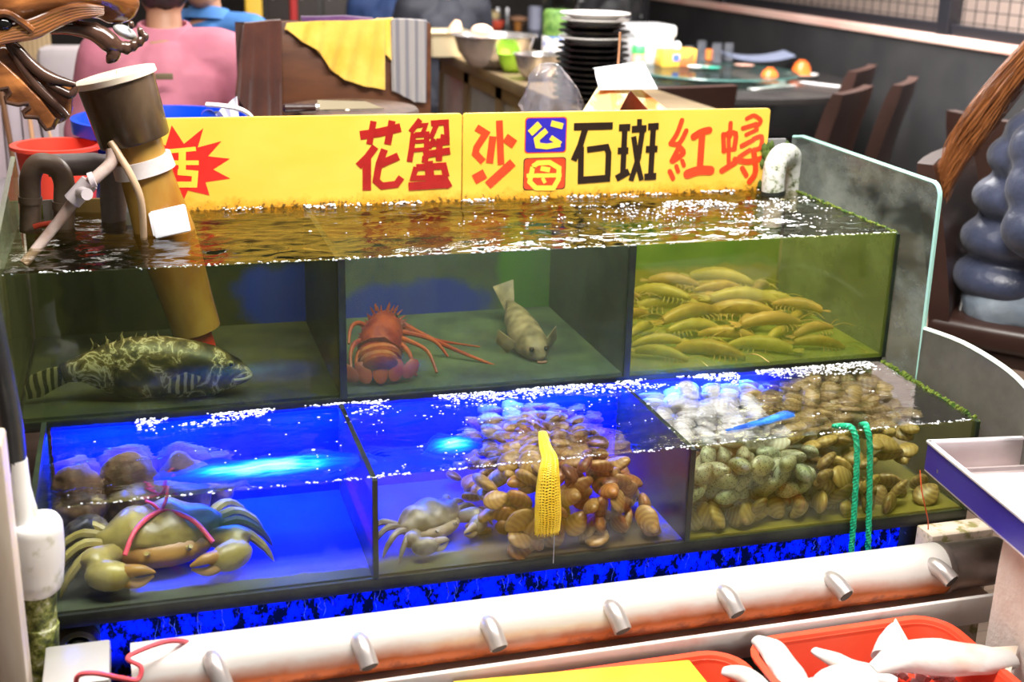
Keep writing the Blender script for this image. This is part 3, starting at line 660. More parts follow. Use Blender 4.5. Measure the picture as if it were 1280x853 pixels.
bx(bm, pc_.x, pc_.x+.10, 1.80, 1.92, pc_.z-.02, pc_.z+.012, .004); bx(bm, pc_.x, pc_.x+.012, 1.80, 1.92, .2, pc_.z, .002); part('channel', bm, M('grey_channel_steel', (.55, .53, .5), .35, .4), o)
# pink string coil lying over the left end of the pipe
q = smoothpath([at(96, 866, Y=1.80), at(97, 846, Y=1.80), at(118, 842, Y=1.79), at(150, 848, Y=1.80), at(172, 850, Y=1.81), at(176, 834, Y=1.82), at(160, 824, Y=1.83), at(172, 815, Y=1.84), at(205, 803, Y=1.86), at(228, 802, Y=1.88), at(243, 808, Y=1.905), at(250, 820, Y=1.94)], 6)
bm = B(); tube(bm, q, .0042, 8); o = part('cord', bm, M('pink_rubber_cord', (.72, .10, .12), .35)); tag(o, 'pink rubber cord looped over the left end of the steel spout pipe', 'cord')

# ------------------------------------------------------------------ green rope, yellow net, orange string
def rope(bm, path, r, turns):
    n = len(path)
    for k in range(3):
        P = []
        for i, p in enumerate(path):
            d = (path[min(i+1, n-1)]-path[max(i-1, 0)]).normalized(); u, w2 = frame_of(d); a = turns*2*pi*i/n + k*2*pi/3
            P.append(p + (u*cos(a)+w2*sin(a))*r*.5)
        tube(bm, P, r*.62, 7)
bm = B(); yf = YL-.0165
p1 = smoothpath([at(1042, 534, Y=2.05), at(1054, 533, Y=2.03), V((at(1066, 541, Y=2.0).x, 2.004, ZLW+.009)), at(1071, 556, Y=yf), at(1070, 600, Y=yf), at(1067, 650, Y=yf), at(1064, 692, Y=yf), at(1063, 708, Y=yf)], 14)
p2 = smoothpath([at(1076, 532, Y=2.05), at(1081, 531, Y=2.03), V((at(1084, 538, Y=2.0).x, 2.004, ZLW+.009)), at(1087, 552, Y=yf), at(1087, 600, Y=yf), at(1086, 650, Y=yf), at(1085, 690, Y=yf), at(1085, 706, Y=yf)], 14)
rope(bm, p1, .0062, 26); rope(bm, p2, .0062, 26)
o = part('rope', bm, M('green_nylon_rope', (.0, .34, .16), .4, col2=(.02, .50, .26), scale=30)); tag(o, 'green twisted rope hanging double over the right part of the lower tank', 'rope')
nb = thing('net_bag_neck', 'yellow knitted net bag hanging over the front glass of the lower tank', 'net', at(686, 664, Y=YL-.015))
ymat = M('yellow_net_plastic', (.78, .55, .02), .35, col2=(.90, .72, .06), scale=40)
cs = [at(678, 541, Y=2.06), at(682, 560, Y=2.025), V((at(685, 572, Y=YL).x, 2.0, ZLW+.008)), at(686, 592, Y=YL-.018), at(685, 620, Y=YL-.02), at(685, 645, Y=YL-.02), at(684, 664, Y=YL-.018)]
rw = [.006, .010, .013, .018, .022, .023, .022]
cp = smoothpath(cs, 8); rp = lerp_list(rw, 8)
bm = B(); tube(bm, cp, [r*.93 for r in rp], 18, True, .5); part('net_lining', bm, M('dull_yellow_net', (.10, .055, .003), .5, col2=(.22, .14, .01), scale=60), nb)
bm = B()
def around(i, a, k=1.0):
    d = (cp[min(i+1, len(cp)-1)]-cp[max(i-1, 0)]).normalized(); u = V((1, 0, 0)); u = (u-d*u.dot(d)).normalized(); w2 = d.cross(u)
    return cp[i] + (u*cos(a) + w2*sin(a)*.5)*rp[i]*k
for k in range(15): tube(bm, [around(i, k*2*pi/22 + .035*sin(i*1.3+k), 1.03) for i in range(len(cp))], .0017, 5)
for i in range(2, len(cp)):
    for t in (0,):
        if i+1 >= len(cp): break
        ring = [around(i, a, 1.02).lerp(around(i+1, a, 1.02), t) + V((0, 0, .0012*sin(9*a))) for a in [2*pi*q/36 for q in range(37)]]
        tube(bm, ring, .0016, 4, False)
for k in range(40):
    a = 2*pi*k/40; p = around(len(cp)-1, a); tube(bm, [p, p+V((random.uniform(-.002, .002), 0, -random.uniform(.002, .007)))], .0008, 4)
part('net_threads', bm, ymat, nb)
bm = B(); p = at(693, 668, Y=YL-.02); tube(bm, [p+V((0, 0, .01)), p+V((0, 0, -.02)), p+V((0, 0, -.06))], .0006, 5); part('loose_thread', bm, M('clear_thread', (.7, .7, .75), .3), nb)
bm = B(); tube(bm, smoothpath([at(1150, 588, Y=1.97), at(1152, 612, Y=1.965), at(1156, 632, Y=1.965), at(1160, 652, Y=1.97), at(1160, 668, Y=1.98)], 5), .0013, 6)
o = part('string', bm, M('orange_string', (.8, .12, .03), .4)); tag(o, 'thin orange string hanging below the corner of the steel tray', 'string')

# ------------------------------------------------------------------ left front: hose, joint, mossy pipe, post
Yh = 1.95
o = thing('stand_pipe', 'mossy stand pipe with a white wrapped joint and black hose at the left edge', 'pipe', at(50, 870, Y=Yh))
bm = B(); tube(bm, smoothpath([at(-22, 345, Y=Yh), at(-4, 430, Y=Yh), at(6, 480, Y=Yh), at(15, 530, Y=Yh), at(20, 588, Y=Yh)], 6), .0165, 16); part('hose', bm, M('black_rubber_hose', (.015, .017, .02), .3, col2=(.05, .055, .06), scale=9), o)
wp = M('white_pvc_stained', (.88, .87, .84), .35, col2=(.45, .45, .30), scale=26, lo=.56, hi=.72)
bm = B(); tube(bm, [at(20, 574, Y=Yh), at(23, 610, Y=Yh), at(33, 655, Y=Yh), at(40, 680, Y=Yh)], [.0165, .0185, .022, .030], 20); part('white_sleeve', bm, wp, o)
bm = B(); tube(bm, smoothpath([at(44, 648, Y=Yh), at(45, 656, Y=Yh), at(46, 690, Y=Yh), at(46, 728, Y=Yh), at(47, 740, Y=Yh)], 4), lerp_list([.030, .0405, .0425, .041, .030], 4), 24); part('wrapped_joint', bm, wp, o)
gp, nt, b = _nodes('mossy_pipe_skin'); b.inputs['Roughness'].default_value = .5
nt.links.new(ramp(nt, tex(nt, 'noise', 42, 6, .7), [(.36, (.015, .02, .006)), (.48, (.12, .15, .02)), (.56, (.38, .40, .10)), (.64, (.70, .72, .58))]), b.inputs['Base Color']); bump(nt, b, tex(nt, 'noise', 60, 5), .5, .006)
bm = B(); tube(bm, [at(48, 734, Y=Yh), at(49, 780, Y=Yh), at(50, 781, Y=Yh), at(51, 880, Y=Yh)], [.028, .0275, .0295, .0285], 22); jitter(bm, .0015, 60); part('mossy_pipe', bm, gp, o)
o = part('post', (lambda b_: (bx(b_, at(-30, 600, Y=1.80).x, at(7, 600, Y=1.80).x, 1.80, 1.87, 0, at(6, 555, Y=1.80).z, .006), b_)[1])(B()), M('cream_painted_wood', (.66, .58, .48), .45, col2=(.5, .38, .27), scale=5, stretch=(4, 4, .6))); tag(o, 'cream painted wooden post at the left edge in front of the mossy pipe', 'post')

# ------------------------------------------------------------------ front counter, red trays, steel tray
o = thing('front_counter', 'dark wet counter under the red trays in front of the spout pipe', 'counter', (.9, 1.45, 0))
ctm = M('dark_wet_counter', (.018, .012, .010), .25, col2=(.06, .04, .03), scale=6)
bm = B(); bx(bm, .1, 1.75, 1.12, 1.782, .17, .200, .005); part('worktop', bm, ctm, o)
bm = B(); bx(bm, .15, 1.70, 1.18, 1.77, .02, .172); part('cabinet_base', bm, ctm, o)
redp = M('red_tray_plastic', (.72, .06, .025), .32, col2=(.80, .085, .035), scale=4)
def rr2(x0, x1, y0, y1, r, z, n=6):
    out = []
    for (cx, cy, a) in ((x1-r, y1-r, 0), (x0+r, y1-r, pi/2), (x0+r, y0+r, pi), (x1-r, y0+r, 3*pi/2)):
        out += [V((cx+r*cos(a+pi/2*k/n), cy+r*sin(a+pi/2*k/n), z)) for k in range(n+1)]
    return out
def tray(bm, x0, x1, y0, y1, zb, zt, r, th=.004, rim=.014, flare=.02):
    rings = [rr2(x0+flare, x1-flare, y0+flare, y1-flare, r*.8, zb), rr2(x0+.004, x1-.004, y0+.004, y1-.004, r, zt-.006), rr2(x0-rim, x1+rim, y0-rim, y1+rim, r+rim, zt-.004), rr2(x0-rim, x1+rim, y0-rim, y1+rim, r+rim, zt), rr2(x0, x1, y0, y1, r, zt),
             rr2(x0+.005, x1-.005, y0+.005, y1-.005, r, zt-.012), rr2(x0+flare+th, x1-flare-th, y0+flare+th, y1-flare-th, r*.8, zb+th)]
    loft(bm, rings)
t1 = at(1190, 780, Z=.30); tx1 = t1.x-.012; tx0 = at(915, 795, Z=.30).x+.016
ra_ = thing('red_tray', 'red plastic tray of white fish on ice, in front of the spout pipe', 'tray', ((tx0+tx1)/2, 1.58, .2), 'red trays before the spout pipe')
bm = B(); tray(bm, tx0, tx1, 1.36, 1.762, .201, .300, .055); part('tray_body', bm, redp, ra_)
lx1 = tx0-.036; lx0 = .42
rb_ = thing('red_tray', 'red plastic tray with a yellow board across it, left of the tray of white fish', 'tray', ((lx0+lx1)/2, 1.55, .2), 'red trays before the spout pipe')
bm = B(); tray(bm, lx0, lx1, 1.33, 1.757, .201, .292, .055); part('tray_body', bm, redp, rb_)
a = at(610, 850, Z=.30); c = at(865, 832, Z=.30)
bm = B(); prism(bm, [V((a.x-.06, a.y+.005, .2925)), V((c.x, c.y+.012, .2925)), V((c.x+.01, 1.31, .2925)), V((a.x-.06, 1.31, .2925))], (0, 0, .012), .003)
o = part('cutting_board', bm, M('yellow_board_plastic', (.85, .55, .03), .35)); tag(o, 'bright yellow cutting board lying across the left red tray', 'board')
bm = B()
for i in range(420):
    x = random.uniform(tx0+.03, tx1-.03); y = random.uniform(1.41, 1.72); z = .213+random.uniform(0, .020)+.03*(1-abs(y-1.56)/.2)
    s = random.uniform(.005, .011)
    box(bm, (x, y, z), (s*2, s*1.6, s*1.4), Matrix.Rotation(random.uniform(0, 3), 3, V((random.random(), random.random(), .3)).normalized()))
o = part('crushed_ice', bm, M('pink_wet_ice', (.70, .34, .34), .12, col2=(.78, .60, .62), scale=14)); tag(o, 'pinkish crushed ice filling the right red tray', 'ice', kind='stuff')
fm = M('white_fish_flesh', (.60, .58, .56), .4, col2=(.62, .42, .32), scale=9, lo=.55, hi=.8, bmp=.4, bscale=16, bdist=.01)
FGR = 'white fish pieces in the red tray'
def chunk(name, pts, rs, flat, label, seed, fin=None):
    o = thing(name, label, 'fish', V((pts[0][0], pts[0][1], min(p[2] for p in pts))), FGR)
    bm = B(); pp = smoothpath(pts, 5); tube(bm, pp, lerp_list(rs, 5), 16, True, flat); jitter(bm, .004, 25, seed); part('body', bm, fm, o)
    if fin:
        bm = B(); prism(bm, [V(p) for p in fin], (.004, .003, .002), .001); part('fin', bm, M('cream_fin', (.85, .72, .58), .35), o)
zT = .30
def P3(x, y, z): return tuple(at(x, y, Z=z))
chunk('fish_slice', [P3(948, 800, .300), P3(965, 812, .305), P3(985, 840, .300), P3(1000, 875, .28)], [.014, .026, .030, .026], .55, 'long upright white fish slice at the left of the right red tray', 1)
chunk('fish_slice', [P3(1018, 812, .288), P3(1045, 826, .287), P3(1085, 842, .283), P3(1120, 852, .28)], [.009, .018, .020, .012], .6, 'white fish strip with a cream edge in the middle of the right red tray', 2)
chunk('fish_slice', [P3(1020, 872, .285), P3(1040, 850, .288), P3(1070, 852, .288), P3(1100, 868, .28)], [.016, .028, .030, .02], .6, 'rounded white fish lump low in the middle of the right red tray', 3)
chunk('fish', [P3(1118, 780, .305), P3(1113, 800, .297), P3(1108, 822, .285)], [.004, .022, .028], .6, 'pointed white fish head at the far side of the right red tray', 4, (P3(1118, 775, .312), P3(1102, 815, .295), P3(1135, 805, .29)))
chunk('whole_fish', [P3(1090, 838, .29), P3(1130, 822, .298), P3(1180, 822, .302), P3(1230, 826, .300), P3(1268, 824, .298)], [.012, .036, .044, .034, .018], .62, 'large pale fish lying across the right corner of the right red tray', 5, (P3(1235, 812, .312), P3(1272, 810, .308), P3(1262, 845, .296)))
chunk('fish_slice', [P3(905, 838, .285), P3(930, 845, .287), P3(960, 866, .28)], [.010, .022, .022], .6, 'white fish fillet at the left corner of the right red tray', 6)
# steel tray
zs_ = .575; a = at(1160, 553, Z=zs_); bdir = (at(1280, 652, Z=zs_)-a).normalized(); cdir = (at(1280, 539, Z=zs_)-a); cdir = (cdir-bdir*cdir.dot(bdir)).normalized()
o = thing('steel_tray', 'square steel tray with a violet-blue side at the right edge above the pipe', 'tray', a+bdir*.2+cdir*.2+V((0, 0, -.055)))
Ls, Ws, Hs, ts = .46, .42, .056, .004
st_side = M('violet_blue_steel', (.030, .018, .26), .3, .2, col2=(.07, .045, .34), scale=2.5)  # mottled violet-blue over the whole side wall
st_in = M('warm_steel_inside', (.66, .58, .57), .3, .5, col2=(.52, .42, .42), scale=5)
def slab(bm, p, e1, e2, e3):
    vs = [bm.verts.new(p + e1*i + e2*j + e3*k) for i in (0, 1) for j in (0, 1) for k in (0, 1)]
    for f in ((0, 1, 3, 2), (4, 6, 7, 5), (0, 4, 5, 1), (2, 3, 7, 6), (0, 2, 6, 4), (1, 5, 7, 3)): bm.faces.new([vs[i] for i in f])
Z3 = V((0, 0, 1)); low = a - Z3*Hs
bm = B(); slab(bm, low, bdir*Ls, cdir*ts, Z3*Hs); part('side_wall', bm, st_side, o)
bm = B(); slab(bm, low+cdir*ts, bdir*ts, cdir*(Ws-ts), Z3*Hs); slab(bm, low+cdir*Ws, bdir*Ls, cdir*ts, Z3*Hs); slab(bm, low+bdir*Ls, bdir*ts, cdir*Ws, Z3*Hs)
slab(bm, low, bdir*Ls, cdir*Ws, -Z3*.003)
slab(bm, low+bdir*.045+Z3*.012, bdir*.006, cdir*Ws, Z3*.008)
part('tray_body', bm, st_in, o)
bm = B(); slab(bm, a+cdir*-.004, bdir*Ls, cdir*.010, Z3*.004); slab(bm, a-bdir*.003, bdir*.010, cdir*Ws, Z3*.004); part('rim', bm, M('bright_steel_rim', (.8, .76, .78), .25, .4), o)
bm = B(); slab(bm, low+bdir*.07+cdir*.006+Z3*.0005, bdir*.38, cdir*.40, Z3*.016); bmesh.ops.subdivide_edges(bm, edges=bm.edges, cuts=8, use_grid_fill=True); jitter(bm, .003, 40)
o2 = part('ice_slush', bm, M('white_slush', (.86, .88, .92), .3)); tag(o2, 'white icy slush lying in the steel tray at the right', 'ice', kind='stuff')
# polystyrene box carrying the steel tray, and a speckled block beside the pipe
e0 = at(1243, 760, Y=1.70)
bm = B(); bx(bm, e0.x, e0.x+.40, 1.42, 1.71, 0, low.z-.0035, .006); bmesh.ops.subdivide_edges(bm, edges=bm.edges, cuts=5, use_grid_fill=True); jitter(bm, .0035, 38, 5)
for v in bm.verts: v.co.z = min(v.co.z, low.z-.0035)
o = part('polystyrene_box', bm, M('pinkish_polystyrene', (.74, .62, .55), .6, col2=(.80, .70, .64), scale=25, bmp=.5, bscale=70)); tag(o, 'pinkish white polystyrene box under the steel tray at the bottom right', 'box')
bm = B(); s1 = at(1160, 668, Y=1.96); bx(bm, s1.x, s1.x+.145, 1.945, 2.0, 0, at(1180, 652, Y=2.0).z, .004)
o = part('stone_block', bm, M('speckled_granite', (.62, .50, .40), .6, col2=(.25, .22, .08), scale=34, lo=.5, hi=.62)); tag(o, 'speckled pinkish stone block with moss right of the green rope, behind the pipe end', 'block')
# ------------------------------------------------------------------ fish
def fish_rings(path, up, dn, wd, upv, n=20, zmin=None):
    rings = []; N = len(path)
    for i, p in enumerate(path):
        d = (path[min(i+1, N-1)]-path[max(i-1, 0)]).normalized(); u = (V(upv)-d*V(upv).dot(d)).normalized(); s = d.cross(u)
        r = []
        for k in range(n):
            a = 2*pi*k/n; c = cos(a)
            q = p + u*(c*(up[i] if c > 0 else dn[i])) + s*sin(a)*wd[i]
            if zmin is not None: q.z = max(q.z, zmin)
            r.append(q)
        rings.append(r)
    return rings
gm, nt, b = _nodes('mottled_grouper_skin'); b.inputs['Roughness'].default_value = .4
t1_ = tex(nt, 'noise', 17, 5, .6, dist=.9)
nt.links.new(ramp(nt, t1_, [(.36, (.010, .009, .005)), (.46, (.05, .040, .014)), (.52, (.18, .13, .05)), (.545, (.60, .52, .36)), (.58, (.18, .14, .05)), (.64, (.02, .017, .008)), (.70, (.12, .10, .04)), (.8, (.015, .013, .008))]), b.inputs['Base Color'])
finm = M('banded_fin', (.03, .028, .015), .5, col2=(.30, .26, .14), scale=22, kind='wave', dist=4, lo=.4, hi=.75, spec=.1)
g = thing('grouper', 'dark mottled grouper resting on the bottom of the upper left compartment', 'fish', at(200, 500, Y=2.47))
Yg = 2.475; zf = .5925
sp_px = [(78, 468), (100, 462), (130, 459), (165, 457), (205, 457), (240, 458), (270, 460), (295, 464), (308, 468), (315, 470)]
path = [at(x, y, Y=Yg - .03*max(0, (x-200)/120)) for x, y in sp_px]
k = 2.72/FPX
bm = B(); loft(bm, fish_rings(path, [12*k, 16*k, 26*k, 34*k, 35*k, 31*k, 25*k, 15*k, 8*k, 3*k], [10*k, 15*k, 30*k, 42*k, 46*k, 44*k, 36*k, 20*k, 11*k, 4*k], [.010, .020, .034, .044, .048, .047, .042, .028, .018, .008], (0, 0, 1), 24, zf))
bmesh.ops.subdivide_edges(bm, edges=bm.edges, cuts=1, use_grid_fill=True, smooth=.3); part('body', bm, gm, g, True, 80)
bm = B(); tl = [at(x, y, Y=Yg) for x, y in ((84, 457), (60, 461), (38, 470), (30, 484), (34, 500), (52, 497), (70, 486), (84, 479))]
prism(bm, tl, (0, .004, 0), .001); part('tail_fin', bm, finm, g)
bm = B()
dp = [(112, 440), (118, 428), (128, 436), (134, 424), (142, 430), (152, 417), (156, 426), (168, 420), (174, 425), (184, 416), (188, 424), (196, 416), (202, 424), (210, 422), (215, 430), (215, 440), (160, 440)]
prism(bm, [at(x, y, Y=Yg) for x, y in dp], (0, .004, 0), .0008)
for (x, y, x2, y2) in ((118, 434, 113, 423), (134, 430, 132, 420), (152, 426, 153, 414), (168, 426, 171, 416), (184, 424, 185, 413), (196, 424, 197, 414)): tube(bm, [at(x, y, Y=Yg), at(x2, y2, Y=Yg)], [.0022, .0006], 6)
part('dorsal_fin', bm, finm, g)
bm = B(); prism(bm, [at(x, y, Y=Yg-.062) for x, y in ((252, 472), (232, 466), (214, 474), (208, 490), (226, 494), (244, 486))], (0, .004, 0), .001); part('pectoral_fin', bm, finm, g)
bm = B(); e = at(288, 455, Y=Yg-.058); ell(bm, e, (.007, .005, .007), sub=2); ee = part('eye', bm, M('fish_eye_pale', (.4, .36, .2), .15), g)
bm = B(); ell(bm, e+V((.001, -.004, 0)), (.004, .003, .004), sub=2); part('pupil', bm, M('pupil_black', (.005, .005, .005), .1), ee)
bm = B(); tube(bm, smoothpath([at(314, 470, Y=Yg-.045), at(306, 474, Y=Yg-.055), at(292, 476, Y=Yg-.062)], 4), .0035, 8); part('lip', bm, M('pale_lip', (.30, .28, .2), .4), g)
# second fish, seen head-on
g = thing('fish', 'pale brown fish seen head-on beside the red lobster in the upper middle compartment', 'fish', at(668, 450, Y=2.52))
path = [at(x, y, Y=Y) for x, y, Y in ((636, 378, 2.80), (640, 385, 2.75), (646, 398, 2.69), (655, 415, 2.62), (664, 430, 2.56), (672, 442, 2.52), (677, 448, 2.50))]
path2 = [p for p in path]
bm = B(); loft(bm, fish_rings(path2, [.008, .016, .030, .036, .032, .022, .006], [.008, .016, .032, .040, .034, .022, .006], [.008, .016, .030, .038, .038, .026, .008], (-.3, .2, 1), 22, .5925))
fm2 = M('pale_brown_fish', (.16, .13, .07), .4, col2=(.50, .42, .26), scale=24, lo=.38, hi=.68)
part('body', bm, fm2, g, True, 80)
for sgn in (-1, 1):
    c = path[4]; bm = B(); prism(bm, [c+V((sgn*.03, .0, .0)), c+V((sgn*.068, .03, .028)), c+V((sgn*.072, .035, -.005)), c+V((sgn*.05, .02, -.025))], (0, .003, .001), .0008); part('pectoral_fin', bm, fm2, g)
    bm = B(); ell(bm, path[5]+V((sgn*.017, -.010, .014)), (.006, .006, .006), sub=2); part('eye', bm, M('dark_eye', (.01, .01, .01), .1), g)
bm = B(); prism(bm, [path[0]+V((-.005, 0, -.03)), path[0]+V((-.03, .04, .03)), path[0]+V((.02, .04, .045)), path[0]+V((.012, 0, -.01))], (.003, 0, 0), .0008); part('tail_fin', bm, fm2, g)
bm = B(); tube(bm, [path[-1]+V((-.010, -.002, -.008)), path[-1]+V((0, -.006, -.008)), path[-1]+V((.010, -.002, -.008))], .003, 8); part('lip', bm, M('pink_lip', (.5, .25, .2), .4), g)

# ------------------------------------------------------------------ spiny lobster
lob = thing('spiny_lobster', 'red spiny lobster with long antennae in the upper middle compartment', 'lobster', at(470, 488, Y=2.46))
lm = M('red_lobster_shell', (.22, .014, .006), .32, col2=(.42, .07, .02), scale=26, bmp=.7, bscale=60)
lo2 = M('orange_lobster_leg', (.50, .10, .02), .35, col2=(.32, .03, .01), scale=20)
bm = B(); lp_ = [at(484, 398, Y=2.64), at(481, 408, Y=2.61), at(478, 420, Y=2.575), at(475, 432, Y=2.545), at(474, 440, Y=2.53)]
tube(bm, lp_, [.020, .038, .046, .048, .046], 20); jitter(bm, .004, 70)
for i in range(190):
    a = random.uniform(0, 2*pi); t = random.random(); p = lp_[1].lerp(lp_[4], t); d = V((cos(a), sin(a)*.4, sin(a)*.9)); tube(bm, [p+d*.040, p+d*.054+V((.002, -.002, .003))], [.0035, .0006], 5)
part('carapace', bm, lm, lob)
lm3 = M('pale_red_lobster_band', (.40, .09, .035), .35, col2=(.55, .20, .09), scale=26, bmp=.5, bscale=60); seg_i = 0
ab = [(474, 436, 2.54, .047), (474, 443, 2.525, .046), (474, 452, 2.505, .045), (474, 460, 2.485, .043), (474, 468, 2.468, .040), (475, 475, 2.454, .036)]
for (x, y, Y, r) in ab:
    p = at(x, y+3, Y=Y); p.z = max(p.z, .60+.028); bm = B()
    d = V((0, -.75, -.35)).normalized()
    u, w2 = V((1, 0, 0)), V((0, .35, -.75)).normalized()
    rings = []
    for (s_, h_) in ((.70, -.012), (.98, -.009), (1.08, .004), (.92, .010), (.5, .016)):
        rings.append([V((q.x, q.y, max(q.z, .5935))) for q in [p + d*h_ + u*cos(2*pi*k_/18)*r*s_ + w2*sin(2*pi*k_/18)*r*s_*.72 for k_ in range(18)]])
    loft(bm, rings); part('tail_segment', bm, lm if seg_i % 2 else lm3, lob); seg_i += 1
for i, dx in enumerate((-.040, -.021, 0, .021, .040)):
    bm = B(); p = at(474, 478, Y=2.452); p.z = .628; q = p + V((dx*1.1, -.014+abs(dx)*.2, -.018)); ell(bm, q+V((dx*.55, .002, .006)), (.017, .005, .026), Matrix.Rotation(dx*24, 3, 'Y') @ Matrix.Rotation(-.5, 3, 'X'), 2); part('tail_fan', bm, lo2, lob)
for pts, r in ((((492, 402, 2.62), (520, 415, 2.60), (575, 440, 2.56), (655, 472, 2.47)), [.0085, .007, .0045, .0018]), (((490, 398, 2.63), (510, 408, 2.62), (540, 424, 2.59), (600, 434, 2.57)), [.008, .006, .004, .0015])):
    bm = B(); q = smoothpath([at(x, y, Y=Y) for x, y, Y in pts], 6); tube(bm, q, lerp_list(r, 6), 8); part('antenna', bm, lo2, lob)
for pts in (((498, 422, 2.56), (515, 428, 2.53), (535, 440, 2.50), (546, 466, 2.46)), ((500, 430, 2.54), (512, 442, 2.50), (520, 470, 2.45)), ((500, 415, 2.58), (525, 420, 2.56), (545, 428, 2.54), (560, 446, 2.51)),
            ((455, 425, 2.55), (443, 430, 2.52), (438, 445, 2.49), (440, 470, 2.45)), ((455, 435, 2.53), (446, 448, 2.50), (446, 478, 2.44)), ((460, 408, 2.60), (446, 404, 2.58), (438, 412, 2.56), (436, 430, 2.53))):
    bm = B(); q = smoothpath([at(x, y, Y=Y) for x, y, Y in pts], 4)
    for v_ in q: v_.z = max(v_.z, .598); v_.x = max(v_.x, .382)
    tube(bm, q, [.0065*(1-.6*i/len(q)) for i in range(len(q))], 8); part('leg', bm, lo2, lob)
for x in (486, 494):
    bm = B(); ell(bm, at(x, 396, Y=2.60), (.006, .006, .007), sub=2); part('eye', bm, M('lobster_eye', (.01, .008, .008), .1), lob)

# ------------------------------------------------------------------ shrimps in the upper right compartment
shm = [M('pale_yellow_shrimp', (.56, .38, .10), .35, col2=(.36, .20, .05), scale=30), M('olive_yellow_shrimp', (.48, .37, .07), .35, col2=(.60, .48, .16), scale=30), M('peach_shrimp', (.62, .38, .14), .35, col2=(.5, .3, .12), scale=30)]
def shrimp_proto(mat):
    o = thing('shrimp', 'pale yellow shrimp lying in the heap on the floor of the upper right compartment', 'shrimp', (0, 0, 0), 'shrimps heaped in the upper right compartment')
    bm = B(); rings = []
    n = 15
    for i in range(n):
        t = i/(n-1); x = -.075+.15*t; r = .0165*(sin(pi*min(1, t*.82+.13))**.6)*(1.0 if t < .62 else 1.02); r *= (1+.10*(i % 2)) if t < .62 else 1
        z = -.010*(2*t-1)**2*1.4
        rings.append([V((x, cos(2*pi*k_/12)*r*.85, z + sin(2*pi*k_/12)*r)) for k_ in range(12)])
    loft(bm, rings); part('body', bm, mat, o)
    bm = B()
    for s_ in (-1, 0, 1): ell(bm, (-.088, s_*.011, -.014), (.016, .007, .002), Matrix.Rotation(-s_*.5, 3, 'Z'), 1)
    part('tail_fan', bm, mat, o)
    bm = B()
    for s_ in (-1, 1):
        tube(bm, smoothpath([(.07, s_*.005, -.008), (.10, s_*.018, .0), (.13, s_*.035, -.01)], 4), .0011, 5)
        for q in range(5): tube(bm, [(.01+q*.011, s_*.007, -.014), (.012+q*.012, s_*.016, -.020), (.010+q*.012, s_*.020, -.027)], .0014, 5)
    part('legs_and_feelers', bm, mat, o)
    return o
prot = [shrimp_proto(m_) for m_ in shm]; used = set()
rg = random.Random(11)
def place(pr, i, loc, eul, sc=1):
    o = pr if i not in used else copy_tree(pr)
    used.add(i); o.location = loc; o.rotation_euler = eul; o.scale = (sc,)*3
    return o
n = 0
for layer in range(2):
    for iy in range(6):
        for ix in range(4):
            x = 1.07 + ix*.145 + rg.uniform(-.025, .025) + (.05 if iy % 2 else 0); y = 2.46 + iy*.074 + rg.uniform(-.012, .012)
            z = .610 + layer*.030 + iy*.006
            if layer == 1 and (iy < 1 or rg.random() < .25): continue
            x = min(max(x, 1.095), 1.51); i = rg.randrange(3)
            place(prot[i], i, (x, y, z), (rg.uniform(-.2, .2), rg.uniform(-.06, .12), rg.uniform(-.8, .8) + (pi if rg.random() < .5 else 0)), rg.uniform(.85, 1.15) if abs(x-1.3) < .16 else .8)

